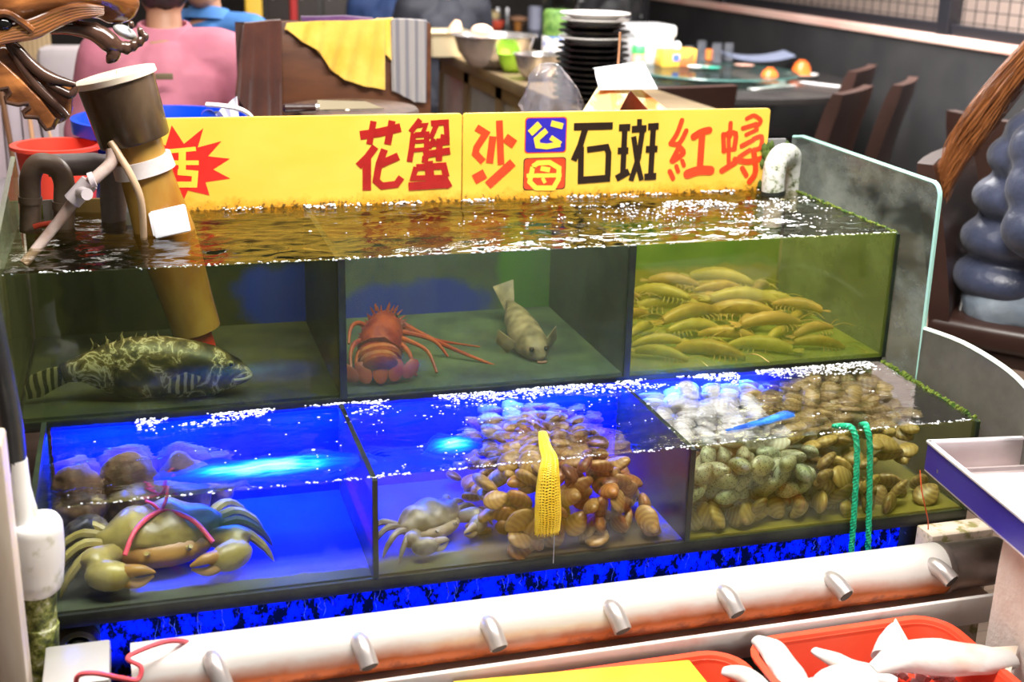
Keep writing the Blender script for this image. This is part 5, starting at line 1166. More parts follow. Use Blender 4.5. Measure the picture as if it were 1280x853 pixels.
bm = B(); tube(bm, [p_+V((.02, -.05, .08)), p_+V((.04, -.06, .13)), p_+V((.05, -.06, .165))], [.03, .032, .015], 12); jitter(bm, .006, 30); o = part('chicken_piece', bm, M('poached_meat', (.75, .50, .32), .5)); tag(o, 'pale meat piece sticking up out of the rectangular steel pan', 'meat')
o = revolve('mixing_bowl', 'largest steel mixing bowl on the counter, beside the rectangular pan', 'bowl', c, bowlprof(50*k_, 38*k_), stl, 'steel mixing bowls on the counter')
bm = B(); ell(bm, c+V((-.05, .02, 42*k_)), (.05, .05, .028), sub=2); jitter(bm, .006, 20); o = part('meat_lump', bm, M('poached_meat_b', (.72, .48, .34), .5)); tag(o, 'pale meat lump lying in the largest steel bowl', 'meat')
c = onC(672, 99); k_ = c.y/FPX*1.06
revolve('mixing_bowl', 'smaller steel mixing bowl beside the plate stack, nearest the yellow boards', 'bowl', c, bowlprof(30*k_, 30*k_), stl, 'steel mixing bowls on the counter')
c = onC(642, 90); k_ = c.y/FPX*1.06
revolve('green_bowl', 'lime green plastic bowl between the two steel mixing bowls', 'bowl', c, bowlprof(20*k_, 22*k_), M('lime_plastic', (.30, .55, .03), .35))
# jar of greens
c = onC(696, 76); k_ = c.y/FPX*1.06
o = thing('glass_jar', 'tall clear jar with green leaves inside standing behind the plate stack', 'jar', c)
bm = B(); lathe(bm, [(18*k_, 0), (19*k_, .006), (19*k_, 30*k_)], c, (0, 0, 1), 28); part('jar_base', bm, M('blue_checked_label', (.75, .76, .8), .3, col2=(.10, .16, .45), scale=16, lo=.5, hi=.6), o)
bm = B(); lathe(bm, [(18*k_, 30*k_), (18.5*k_, 55*k_), (17*k_, 60*k_)], c, (0, 0, 1), 24); jitter(bm, .004, 40); part('leaves', bm, M('green_leaves', (.03, .08, .012), .5, col2=(.16, .24, .06), scale=30), o)
bm = B(); lathe(bm, [(19*k_, 30*k_), (19.5*k_, 62*k_), (18.5*k_, 78*k_), (19*k_, 90*k_), (19*k_, 92*k_)], c, (0, 0, 1), 28); part('jar_glass', bm, glass('jar_glass', (.85, .93, .85), refl=.6), o)
# plate stack: every plate a thing
cP = onC(738, 126); k_ = cP.y/FPX*1.05
blp = M('black_glazed_plate', (.012, .010, .010), .15); whp = M('white_glazed_plate', (.80, .77, .74), .2)
np_ = 15; hp_ = 106*k_/np_
cnt = 0
for i in range(np_):
    wht = i in (np_-1, np_-2, np_-5); r = (50 - i*.55 + random.uniform(-2, 2))*k_*(.98 if not wht else 1.0)
    z0 = cP.z+i*hp_
    bm = B(); lathe(bm, [(r*.62, 0), (r*.66, hp_*.25), (r*.96, hp_*.95), (r, hp_*1.0), (r, hp_*1.22), (r*.97, hp_*1.25), (r*.64, hp_*.55)], (cP.x+random.uniform(-.004, .004), cP.y+random.uniform(-.004, .004), z0), (0, 0, 1), 44)
    o = part('plate', bm, whp if wht else blp)
    lab = {np_-1: 'white plate, topmost of the tall plate stack', np_-2: 'white plate second from the top of the tall plate stack', np_-5: 'single white plate between black plates in the tall stack'}.get(i, 'glossy black plate in the tall stack on the counter')
    tag(o, lab, 'plate', 'plates stacked on the counter')
# white container with lid, green capped jar
c = at(808, 88, Z=.751); k_ = c.y/FPX*1.05
o = thing('white_container', 'white rounded container behind the plate stack at its right', 'container', c)
bm = B(); bx(bm, c.x-28*k_, c.x+26*k_, c.y-.12, c.y+.14, .751, .751+48*k_, .035); part('container_body', bm, M('white_container_plastic', (.78, .78, .80), .35, col2=(.62, .61, .62), scale=5), o)
bm = B(); bx(bm, c.x-29*k_, c.x+27*k_, c.y-.125, c.y+.145, .751+42*k_, .751+57*k_, .02); part('lid', bm, M('white_lid_plastic', (.85, .85, .86), .3), o)
c = at(797, 92, Z=.751)
o = thing('spice_jar', 'small spice jar with a green cap right of the plate stack', 'jar', c); k_ = c.y/FPX*1.05
bm = B(); lathe(bm, [(8*k_, 0), (8.5*k_, .004), (8.5*k_, 24*k_), (7*k_, 26*k_)], c, (0, 0, 1), 20); part('jar_body', bm, M('brown_spice', (.45, .22, .10), .35, col2=(.7, .5, .35), scale=25), o)
bm = B(); lathe(bm, [(8.8*k_, 25*k_), (8.8*k_, 33*k_), (7.5*k_, 35*k_)], c, (0, 0, 1), 20); part('cap', bm, M('green_cap', (.06, .55, .12), .35), o)
# clear plastic bag and folded paper just behind the board
bagm = glass('thin_plastic_bag', (.94, .94, .96), (.50, .48, .55), .03, .45, 14, (1.6, 1, .5), refl=.9, rough=.12)
o = thing('plastic_bag', 'clear crumpled plastic bag standing behind the right yellow board', 'bag', at(692, 240, Y=3.12))
bm = B(); a_ = at(692, 150, Y=3.14); kk = 3.3/FPX
prof = [(.5, 150), (38, 145), (39, 130), (33, 112), (24, 95), (15, 83), (9, 79), (1, 78)]
rings = []
for r_, y_ in prof:
    cc = at(692 + (686-692)*(150-y_)/70, y_, Y=3.14); rings.append([cc + V((cos(t)*r_*kk, sin(t)*r_*kk*.55, 0))*(1+.10*sin(5*t+y_*.13)+.06*sin(11*t+y_)) for t in [2*pi*q/36 for q in range(36)]])
rings.insert(0, [V((p.x, p.y, ZT)) for p in rings[1]])
loft(bm, rings, False); part('bag_film', bm, bagm, o)
o = thing('paper_booklet', 'folded cream and orange paper booklet under a white sheet behind the right yellow board', 'booklet', at(780, 240, Y=3.10))
bm = B(); sheet(bm, [[at(740+ (776-740)*t*1.0, 84-4*t, Y=3.22).lerp(at(742+(820-742)*t, 84+26*t, Y=3.22), 0) for t in (0,)] for _ in ()] or
    [[at(x0+(x1-x0)*t, y0+(y1-y0)*t, Y=3.20-.10*s_) for t, (x0, y0, x1, y1) in [(q/10, (741+8*s_, 83+ (3 if s_ < .3 else 30*s_), 804+18*s_, 77+35*s_)) for q in range(11)]] for s_ in [w_/8 for w_ in range(9)]], .002)
part('white_sheet', bm, M('white_paper', (.84, .84, .88), .6), o)
bm = B(); prism(bm, [at(758, 92, Y=3.14), at(790, 108, Y=3.12), at(768, 150, Y=3.06), at(722, 150, Y=3.08)], (0, .003, 0)); prism(bm, [at(784, 108, Y=3.13), at(794, 106, Y=3.13), at(852, 150, Y=3.10), at(822, 150, Y=3.09)], (0, .003, 0))
part('cover', bm, M('cream_cover', (.85, .72, .42), .45, col2=(.80, .30, .08), scale=9, lo=.5, hi=.56), o)
bm = B(); prism(bm, [at(790, 112, Y=3.17), at(760, 150, Y=3.16), at(830, 150, Y=3.16)], (0, .003, 0)); part('back_cover', bm, M('dark_red_cover', (.06, .015, .02), .3, col2=(.35, .05, .03), scale=14), o)
bm = B(); tube(bm, [at(772, 90, Y=3.2), at(774, 60, Y=3.2), at(775, 40, Y=3.2)], .0035, 6); o = part('skewer', bm, M('bamboo', (.42, .20, .10), .5)); tag(o, 'thin brown skewer standing up behind the white paper sheet', 'skewer')

# ------------------------------------------------------------------ round dining table
TC = V((2.98, 6.28, .75)); TR = .80
o = thing('round_table', 'round dark dining table with a glass turntable near the charcoal wall', 'table', (TC.x, TC.y, 0))
tbm = M('black_table_top', (.022, .020, .020), .25, col2=(.035, .032, .03), scale=6)
bm = B(); lathe(bm, [(TR-.02, -.035), (TR, -.03), (TR, -.004), (TR-.006, 0)], TC, (0, 0, 1), 64); part('tabletop', bm, tbm, o)
bm = B(); lathe(bm, [(.30, 0), (.28, .03), (.07, .06), (.06, .60), (.22, .70), (.24, .72)], (TC.x, TC.y, 0), (0, 0, 1), 32); part('pedestal', bm, tbm, o)
LC = at(893, 88, Z=.80); LR = .44
o = thing('turntable', 'round green-edged glass turntable on the dark dining table', 'turntable', (LC.x, LC.y, .75))
bm = B(); lathe(bm, [(LR, 0), (LR, .010)], V((LC.x, LC.y, .79)), (0, 0, 1), 64); part('glass_disc', bm, glass('green_disc_glass', (.55, .65, .62), (.16, .20, .19), .10, .35, 5, refl=.5), o)
bm = B(); lathe(bm, [(.16, 0), (.16, .012), (.08, .016), (.08, .04)], V((LC.x, LC.y, .75)), (0, 0, 1), 32); part('bearing', bm, M('dark_bearing', (.05, .05, .05), .3, .5), o)
bm = B(); bmesh.ops.create_circle(bm, segments=4, radius=.001); bm.free()
bm = B(); pts = [V((LC.x+LR*cos(t), LC.y+LR*sin(t), .795)) for t in [2*pi*q/64 for q in range(65)]]; tube(bm, pts, .005, 6, False); part('glass_edge', bm, M('teal_glass_edge', (.06, .16, .14), .15), o)
ZL2 = .8005
def onL(x, y, Z=ZL2): return at(x, y, Z=Z)
c = onL(845, 82); k_ = c.y/FPX*1.06
o = thing('tissue_box', 'yellow patterned tissue box on the turntable', 'box', c)
bm = B(); bx(bm, c.x-24*k_, c.x+22*k_, c.y-.05, c.y+.06, ZL2, ZL2+21*k_, .003); part('carton', bm, M('yellow_printed_carton', (.88, .52, .06), .45, col2=(.55, .16, .05), scale=12, lo=.5, hi=.6), o)
bm = B(); prism(bm, rr2(c.x-10*k_, c.x-1*k_, c.y-.054, c.y-.051, .001, ZL2+7*k_), (0, 0, 8*k_)); part('oval_mark', bm, M('blue_oval', (.08, .15, .6), .45), o)
bm = B(); lathe(bm, [(4*k_, 20*k_), (5*k_, 24*k_), (3.5*k_, 28*k_), (.5*k_, 30*k_)], c, (0, 0, 1), 12); part('tissue', bm, M('tissue_white', (.85, .85, .85), .8), o)
gg = glass('tumbler_glass', (.86, .88, .92), (.6, .62, .66), .05, .25, 12, refl=.9)
for i, (x, y, w_, h_, lab) in enumerate(((876, 76, 13, 25, 'clear upturned tumbler right of the tissue box'), (895, 78, 14, 24, 'clear upturned tumbler in the middle of the turntable'), (910, 76, 13, 22, 'clear upturned tumbler, rightmost on the turntable'), (860, 80, 13, 22, 'low tumbler behind the tissue box'), (836, 82, 10, 22, 'pinkish tumbler behind the tissue box beside the white container'))):
    c = onL(x, y); k_ = c.y/FPX*1.06
    o = thing('tumbler', lab, 'glass', c, 'tumblers on the turntable')
    bm = B(); lathe(bm, [(w_/2*k_, 0), (w_/2*k_*.88, h_*k_), (w_/2*k_*.8, h_*k_), (w_/2*k_*.9, .003)], c, (0, 0, 1), 24); part('glass_wall', bm, gg, o)
c = onL(886, 76); k_ = c.y/FPX*1.06
revolve('orange_cup', 'small orange cup between the upturned tumblers on the turntable', 'cup', c, [(4*k_, 0), (6*k_, .006), (6*k_, 14*k_), (5*k_, 14*k_)], M('orange_melamine', (.85, .22, .04), .35), None, 'cup_body', 20)
for (x, y, c_, lab) in ((872, 86, (.8, .82, .8), 'white saucer on the front of the turntable'), (888, 87, (.05, .35, .25), 'teal sauce dish on the front of the turntable'), (930, 84, (.60, .35, .28), 'pinkish dish at the right of the turntable')):
    c = onL(x, y); revolve('saucer', lab, 'dish', c, [(.03, 0), (.055, .010), (.057, .013), (.05, .011), (.02, .005)], M('saucer_'+lab.split()[0], c_, .3), 'small dishes on the turntable', 'dish_body', 24)
c = onL(948, 77, .76); 
bm = B(); G = []
for i in range(9):
    t = i/8; G.append([V((c.x-.22+.44*t, c.y-.05+.05*s_, .765+.03*(2*t-1)**2+.006*s_)) for s_ in range(4)])
sheet(bm, G, .006); o = part('serving_dish', bm, M('blue_grey_melamine', (.28, .32, .45), .35)); tag(o, 'long curved blue grey serving dish on the far side of the dining table', 'dish')
orm = M('orange_glazed_bowl', (.70, .11, .010), .3, col2=(.70, .18, .03), scale=6)
for (x, y, lab) in ((961, 106, 'orange bowl upside down on a white plate, nearer the turntable'), (1001, 96, 'orange bowl upside down on a white plate, nearer the charcoal wall')):
    c = onL(x, y, .752); k_ = c.y/FPX*1.05
    o = part('saucer', (lambda b_: (lathe(b_, [(.07, 0), (22*k_, .012), (22.5*k_, .017), (21*k_, .016), (.06, .006)], c, (0, 0, 1), 32), b_)[1])(B()), whp); tag(o, 'white plate under the orange bowl '+lab.split(', ')[1], 'plate', 'place settings on the dining table')
    c2 = c + V((0, 0, .0075))
    o = thing('rice_bowl', lab, 'bowl', c2, 'place settings on the dining table')
    bm = B(); lathe(bm, [(12.5*k_, 0), (12.8*k_, .004), (11.5*k_, 10*k_), (8*k_, 16.5*k_), (5*k_, 17*k_)], c2, (0, 0, 1), 32); part('bowl_shell', bm, orm, o)
    bm = B(); lathe(bm, [(5.4*k_, 16.6*k_), (5.2*k_, 19.5*k_), (4.4*k_, 19.6*k_)], c2, (0, 0, 1), 24); part('foot', bm, orm, o)
for (x0, y0, x1, y1, lab) in ((938, 112, 992, 107, 'white paper chopstick sleeve in front of the nearer orange bowl'), (1000, 103, 1050, 109, 'white paper chopstick sleeve at the right edge of the dining table')):
    a_, c_ = onL(x0, y0, .752), onL(x1, y1, .752); d = (c_-a_).normalized(); s_ = V((-d.y, d.x, 0))*.022
    bm = B(); prism(bm, [a_-s_, c_-s_, c_+s_, a_+s_], (0, 0, .005), .001); o = part('chopstick_sleeve', bm, M('white_sleeve_paper', (.82, .78, .76), .5)); tag(o, lab, 'paper sleeve', 'place settings on the dining table')

# ------------------------------------------------------------------ chairs
lea = M('brown_leather', (.028, .012, .009), .36, col2=(.045, .021, .016), scale=4, bmp=.06, bscale=60); legw = M('dark_chair_leg', (.03, .015, .011), .4)
def chair(label, loc, rz, sc=1, grp='brown leather dining chairs', top=.88):
    o = thing('dining_chair', label, 'chair', loc, grp, rz); ORI[o] = V((0, 0, 0)); o.scale = (sc,)*3
    bm = B(); box(bm, (0, 0, .435), (.45, .45, .075), None, .022, 3); part('seat', bm, lea, o)
    bm = B(); box(bm, (0, 0, .38), (.41, .41, .05), None, .006); part('seat_frame', bm, legw, o)
    bm = B(); rings = []
    for i in range(9):
        t = i/8; z = .40+(top-.40)*t; y = -.205-.10*t**1.4; th = .030 if i < 8 else .022; w_ = .22-.005*t
        rings.append([V((x*w_, y+s_*th + .018*x*x, z)) for x, s_ in ((-1, -1), (-.5, -1), (0, -1), (.5, -1), (1, -1), (1, 1), (.5, 1), (0, 1), (-.5, 1), (-1, 1))])
    loft(bm, rings); bmesh.ops.bevel(bm, geom=[e for e in bm.edges if len(e.link_faces) == 2 and e.calc_face_angle(0) > .9], offset=.012, segments=3, affect='EDGES'); part('backrest', bm, lea, o)
    for sx in (-1, 1):
        for sy in (-1, 1):
            bm = B(); tube(bm, [(sx*.185, sy*.185, .40), (sx*.195, sy*.20-(.03 if sy < 0 else 0), 0)], [.024, .018], 4); part('leg', bm, legw, o, False)
    return o
pA = at(1068, 112, Z=.88); pC = at(1133, 101, Z=.88); pB_ = at(1079, 90, Z=.86); pD = at(865, 117, Z=.85); pE = at(1246, 157, Z=.86)
def seat_from_back(p, rz): return V((p.x, p.y, 0)) + V((-sin(rz)*.29, cos(rz)*.29, 0))
rA = radians(42); chair('brown leather chair pushed to the dining table beside the orange bowls', seat_from_back(pA, rA), rA)
rC = radians(48); chair('brown leather chair standing between the dining table chairs and the puffer jacket', seat_from_back(pC, rC), rC)
rB2 = radians(46); chair('brown leather chair at the wall end of the dining table, mostly hidden by another', seat_from_back(pB_, rB2), rB2)
rD = radians(8); chair('brown leather chair seen from behind in front of the dining table', seat_from_back(pD, rD), rD)
rE = radians(-80); chair('brown leather chair by the wall beyond the person in the puffer jacket', seat_from_back(pE, rE)+V((.02, .05, 0)), rE)
WC = V((2.45, 2.95, 0)); RW = radians(-139); chair('brown leather chair the person in the puffer jacket sits on', WC, RW, 1.0, top=.90)
# ------------------------------------------------------------------ people
skin = M('skin', (.55, .30, .20), .5, col2=(.48, .24, .16), scale=6); skin2 = M('tanned_skin', (.40, .20, .12), .5)
hairb = M('black_hair', (.010, .008, .008), .4, bmp=.6, bscale=90)
def hand(bm, w_, d, side, up, s=1):
    """palm, four bent fingers and a thumb from the wrist along d"""
    d = d.normalized(); side = side.normalized(); n_ = d.cross(side).normalized()
    if n_.z > 0: n_ = -n_
    capsule(bm, w_, w_+d*.05*s, .026*s, .032*s, 10); capsule(bm, w_+d*.03*s-side*.018*s, w_+d*.085*s-side*.022*s, .015*s, .013*s, 8); capsule(bm, w_+d*.03*s+side*.018*s, w_+d*.085*s+side*.022*s, .015*s, .013*s, 8)
    for i, (o_, L) in enumerate(((-.030, .062), (-.010, .075), (.010, .070), (.029, .055))):
        a = w_+d*.085*s+side*o_*s; b_ = a+d*L*.5*s+n_*.008*s; c = b_+d*L*.4*s+n_*.024*s
        capsule(bm, a, b_, .0095*s, .009*s, 8); capsule(bm, b_, c, .009*s, .0075*s, 8)
    a = w_+d*.025*s-side*.026*s; b_ = a-side*.028*s+d*.025*s; c = b_+d*.028*s-side*.006*s+n_*.01*s
    capsule(bm, a, b_, .012*s, .011*s, 8); capsule(bm, b_, c, .011*s, .009*s, 8)
def person(label, loc, rz, sc, shirt, trousers, skinm, hairm, lean=.0, puffer=False, longhair=None, headturn=0, armw=1, collar=True):
    """seated figure, local frame: faces +Y"""
    o = thing('person', label, 'person', loc, None, rz); ORI[o] = V((0, 0, 0)); o.scale = (sc,)*3
    L = lambda x, y, z: V((x, y + (lean*max(0, z-.5) if not puffer else 2*lean*max(0, z-.5)**2), z))
    bm = B()
    capsule(bm, L(-.06, 0, .53), L(.06, 0, .53), .105, .105); capsule(bm, L(0, 0, .55), L(0, .01, .80), .120, .125); capsule(bm, L(0, .0, .80), L(0, -.005, .97), .135, .11)
    capsule(bm, L(-.13, -.01, .985), L(.13, -.01, .985), .055, .055); capsule(bm, L(0, -.01, 1.0), L(0, .01, 1.11), .058, .052)
    hc = L(0, .025, 1.205)
    ell(bm, hc, (.076, .095, .112), sub=3); ell(bm, hc+V((0, .030, -.050)), (.058, .062, .066), sub=3)
    rotH = Matrix.Rotation(headturn, 3, 'Z')
    for s_ in (-1, 1):
        ell(bm, hc+rotH@V((s_*.077, -.005, -.010)), (.010, .020, .030), sub=2)
    capsule(bm, hc+rotH@V((0, .096, .005)), hc+rotH@V((0, .112, -.022)), .009, .013, 8)
    capsule(bm, hc+rotH@V((-.022, .084, -.058)), hc+rotH@V((.022, .084, -.058)), .009, .009, 8)
    E_, W_ = {}, {}
    for s_ in (-1, 1):
        sh = L(s_*.165, -.01, .985); el = L(s_*.235*armw, .06, .755); wr_ = L(s_*.10, .30, .77); E_[s_] = el; W_[s_] = wr_
        capsule(bm, sh, el, .052, .042); capsule(bm, el, wr_, .042, .028)
        d = (V((-s_*.35, 1, -.1))).normalized(); hand(bm, wr_, d, V((1, .35*s_, 0))*s_, V((0, 0, 1)))
        capsule(bm, L(s_*.09, .02, .53), V((s_*.13, .42, .52)), .088, .066); capsule(bm, V((s_*.13, .42, .50)), V((s_*.13, .38, .10)), .062, .042); capsule(bm, V((s_*.13, .36, .055)), V((s_*.14, .54, .035)), .040, .032)
    part('body', blob(bm, .0085, 3), skinm, o, True, 180)
    # shirt / jacket
    bm = B(); g = .014
    if puffer:
        for i, z in enumerate((.58, .695, .815, .93, 1.0)):
            for x in (-.05, .05): ell(bm, L(x, -.0, z), (.155-.012*(i == 4), .165-.02*(i == 4), .080), sub=3)
        ell(bm, L(0, -.02, 1.06), (.11, .10, .045), sub=3); capsule(bm, L(0, 0, .58), L(0, .0, .80), .140, .142); capsule(bm, L(0, 0, .80), L(0, -.01, .99), .142, .12); capsule(bm, L(-.13, -.01, .99), L(.13, -.01, .99), .07, .07)
        for s_ in (-1, 1):
            sh = L(s_*.175, -.01, .99)
            for t in (.05, .5, .95):
                ell(bm, sh.lerp(E_[s_], t), (.080, .090, .078), sub=3)
            capsule(bm, sh, E_[s_], .074, .070)
            for t in (.2, .5, .8): ell(bm, E_[s_].lerp(W_[s_], t), (.055, .065, .055), sub=3)
        part('puffer_jacket', blob(bm, .011, 4, .5), shirt, o, True, 180)
    else:
        capsule(bm, L(-.06, 0, .55), L(.06, 0, .55), .118, .118); capsule(bm, L(0, 0, .57), L(0, .01, .80), .138, .142); capsule(bm, L(0, .0, .80), L(0, -.005, .95), .150, .125)
        capsule(bm, L(-.06, -.01, .90), L(.06, -.01, .90), .12, .12); capsule(bm, L(-.150, -.01, .995), L(.150, -.01, 1.0), .082, .082); capsule(bm, L(-.06, -.012, 1.00), L(.06, -.012, 1.00), .066, .066)
        for s_ in (-1, 1):
            sh = L(s_*.175, -.01, .995); capsule(bm, sh, E_[s_], .078, .062); capsule(bm, E_[s_], E_[s_].lerp(W_[s_], .8), .058, .044)
        nb_ = blob(bm, .010, 3)
        for v in nb_.verts: v.co += V((noise.noise(v.co*9), noise.noise(v.co*9+V((5, 5, 5))), 0))*.006 + V((0, 1, 0))*.004*noise.noise(V((v.co.x*5, 3, v.co.z*16)))
        s_o = part('shirt', nb_, shirt, o, True, 180)
        if collar:
            bm = B(); c = L(0, -.004, 1.075)
            rings = [[c+V((cos(t)*r_, sin(t)*r_*.9, h_+.012*sin(t))) for t in [2*pi*q/28 for q in range(28)]] for r_, h_ in ((.100, -.030), (.076, .012), (.066, .014), (.066, -.02))]
            loft(bm, rings); part('collar', bm, shirt, s_o)
    # trousers, shoes, hair
    bm = B(); capsule(bm, L(-.07, 0, .52), L(.07, 0, .52), .122, .122)
    for s_ in (-1, 1):
        capsule(bm, L(s_*.09, .02, .53), V((s_*.13, .42, .52)), .102, .078); capsule(bm, V((s_*.13, .42, .50)), V((s_*.13, .385, .13)), .074, .058)
    part('trousers', blob(bm, .010, 2), trousers, o, True, 180)
    for s_ in (-1, 1):
        bm = B(); capsule(bm, V((s_*.13, .35, .056)), V((s_*.14, .55, .045)), .050, .042); 
        for v in bm.verts: v.co.z = max(v.co.z, .005)
        part('shoe', bm, M('dark_shoe', (.02, .02, .022), .4), o)
    bm = B(); vs = ell(bm, hc+V((0, -.012, .018)), (.086, .102, .112), sub=4)
    fdir = rotH@V((0, 1, 0))
    dele = [v for v in vs if (v.co-hc).dot(fdir) > .035 and v.co.z < hc.z+.062 or v.co.z < hc.z-.075]
    bmesh.ops.delete(bm, geom=dele, context='VERTS'); bmesh.ops.solidify(bm, geom=bm.faces[:], thickness=.014); jitter(bm, .004, 60); hr = part('hair', bm, hairm, o, True, 180)
    for s_ in (-1, 1):
        bm = B(); ell(bm, hc+rotH@V((s_*.032, .086, .012)), (.012, .008, .007), sub=2); ey_ = part('eye', bm, M('eye_white', (.7, .68, .65), .2), o)
        bm = B(); ell(bm, hc+rotH@V((s_*.032, .092, .012)), (.006, .004, .006), sub=2); part('iris', bm, M('dark_iris', (.02, .012, .01), .15), ey_)
    bm = B(); capsule(bm, hc+rotH@V((-.02, .090, -.058)), hc+rotH@V((.02, .090, -.058)), .006, .006, 8); part('mouth', bm, M('lips', (.42, .14, .11), .4), o)
    if longhair:
        bm = B(); rg_ = random.Random(5)
        for i in range(800):
            q = []
            a_ = rg_.uniform(-1, 1); b_ = rg_.uniform(-1, 1); e_ = rg_.uniform(-.06, .05)
            for (x, y, z, sx, sy) in longhair:
                t = (len(q))/(len(longhair)-1)
                q.append(V((x+a_*sx+rg_.gauss(0, .006), y+b_*sy+rg_.gauss(0, .006), z+e_*t)))
            q = smoothpath(q, 4); tube(bm, q, [.0017*(1-.7*i_/len(q)) for i_ in range(len(q))], 5)
        part('long_hair', bm, M('auburn_long_hair', (.20, .065, .018), .38, col2=(.34, .12, .035), scale=12, stretch=(4, 4, .6)), hr)
    return o
pinkm = M('pink_cotton', (.44, .13, .19), .8, col2=(.54, .19, .25), scale=5, bmp=.25, bscale=14, bdist=.01)
pc = at(208, 90, Y=4.35)
pk = person('person in a pink shirt seated with their back to the tank, black short hair', (pc.x, 4.35, -.02), radians(-4), 1.095, pinkm, M('dark_trousers', (.02, .02, .025), .8), skin2, hairb, .06, armw=1.08)
bm = B(); box(bm, (.0, -.165, .955), (.05, .006, .018), None, .002); part('label_patch', bm, M('olive_patch', (.14, .10, .05), .6), pk)
pb_ = at(272, 30, Y=5.5)
person('person in a blue shirt sitting beyond the pink shirt, head turned aside', (pb_.x-.02, 5.5, 0), radians(150), 1.06, M('blue_cotton', (.035, .13, .36), .8, col2=(.05, .18, .45), scale=6, bmp=.2), M('dark_trousers_b', (.02, .02, .03), .8), skin2, hairb, .05)
pd_ = at(555, 20, Y=6.9)
person('person in a black jacket seated beyond the towels with their back to the tank', (pd_.x, 6.9, 0), radians(5), 1.08, M('black_jacket', (.010, .011, .018), .7, col2=(.02, .022, .034), scale=5), M('dark_trousers_c', (.012, .012, .02), .8), skin, hairb, .03)
pe_ = at(500, 20, Y=7.6)
person('person in a dark blue jacket partly hidden behind the person in the black jacket', (pe_.x-.05, 7.6, 0), radians(-20), 1.05, M('navy_jacket', (.02, .05, .16), .7), M('dark_trousers_e', (.012, .012, .02), .8), skin, hairb, .03)
pf_ = at(770, 20, Y=8.1)
person('person in a black and white patterned jacket seated at the far dining tables', (pf_.x, 8.1, 0), radians(20), 1.1, M('black_white_pattern', (.012, .012, .014), .6, col2=(.62, .62, .64), scale=9, lo=.60, hi=.64), M('dark_trousers_f', (.012, .012, .02), .8), skin, hairb, .03)
jk = M('slate_blue_nylon', (.030, .037, .070), .36, col2=(.05, .06, .11), scale=6, bmp=.5, bscale=16, bdist=.015, sheen=.2)
jeans = M('washed_denim', (.16, .20, .26), .8, col2=(.30, .35, .40), scale=7, bmp=.2, bscale=120)
wlong = [(0, .12, 1.37, .05, .05), (.02, .03, 1.30, .07, .03), (.06, -.06, 1.16, .08, .03), (.10, -.13, 1.03, .06, .03), (.13, -.175, .93, .035, .02), (.15, -.20, .85, .012, .012)]
wo = person('person with long auburn hair in a slate blue puffer jacket and jeans, seated', (WC.x-.03, WC.y+.04, -.005), RW, 1.0, jk, jeans, skin, M('auburn_hair', (.20, .065, .018), .4, bmp=.6, bscale=80), .14, True, wlong)
bm = B()
for s_ in (-1, 1): tube(bm, [V((s_*.03, -.122, .54)), V((s_*.10, -.108, .55)), V((s_*.11, -.112, .47))], .003, 6)
part('pocket_stitching', bm, M('pale_thread', (.5, .5, .48), .7), wo)

# ------------------------------------------------------------------ far background
bm = B(); a_, c_ = at(-70, 130, Y=4.30), at(62, 200, Y=4.30)
o = thing('slatted_screen', 'pale lilac slatted wooden screen at the left behind the dragon carving', 'screen', ((a_.x+c_.x)/2, 4.30, 0))
xs_ = a_.x; bm.free(); i = 0
while xs_ < c_.x:
    bm = B(); bx(bm, xs_, xs_+.052, 4.29, 4.315, 0, a_.z-.004*(i % 3), .003); part('slat', bm, (M('lilac_slat', (.52, .42, .46), .5), M('lilac_grey_slat', (.40, .34, .38), .5))[i % 2], o); xs_ += .056; i += 1
bm = B(); bx(bm, a_.x, c_.x, 4.315, 4.34, .9, .95); bx(bm, a_.x, c_.x, 4.315, 4.34, .2, .25); part('cross_bar', bm, M('screen_bar', (.2, .12, .08), .5), o)
for (x0, y0, x1, y1, r, c_, lab) in ((2, 118, 16, 205, .009, (.16, .07, .03), 'dark brown bamboo stick leaning before the lilac screen, leftmost'), (36, 140, 43, 200, .007, (.55, .30, .16), 'thick tan bamboo stick leaning before the lilac screen'), (48, 142, 57, 200, .004, (.03, .02, .02), 'black thin stick beside the tan bamboo sticks'), (56, 145, 70, 200, .005, (.6, .36, .2), 'thin tan bamboo stick nearest the grey pipes')):
    a_, c2_ = at(x0, y0, Y=4.25), at(x1, y1, Y=4.20); d = (c2_-a_); 
    e_ = a_ + d*(a_.z/(a_.z-c2_.z)); e_.y = 4.17
    bm = B(); tube(bm, [a_-d*.5, a_, e_], r, 8); o = part('bamboo_stick', bm, M('stick_'+lab.split()[0]+str(x0), c_, .45)); tag(o, lab, 'stick', 'sticks leaning on the lilac screen')
cS = at(95, 85, Y=6.2)
o = thing('sofa_chair', 'white upholstered chair back behind the dragon jaws', 'chair', (cS.x, 6.3, 0))
bm = B(); bx(bm, cS.x-.17, cS.x+.17, 6.2, 6.32, .42, at(95, 58, Y=6.2).z, .05); part('backrest', bm, M('white_slipcover', (.62, .56, .58), .7, col2=(.45, .40, .42), scale=3), o)
bm = B(); bx(bm, cS.x-.20, cS.x+.20, 6.25, 6.75, .30, .46, .05); part('seat', bm, M('white_slipcover_b', (.6, .55, .56), .7), o)
for sx in (-1, 1):
    for y in (6.3, 6.68): bm = B(); bx(bm, cS.x+sx*.16-.02, cS.x+sx*.16+.02, y-.02, y+.02, 0, .31); part('leg', bm, legw, o)
a_, c_ = at(22, 40, Y=6.6), at(62, 40, Y=6.6)
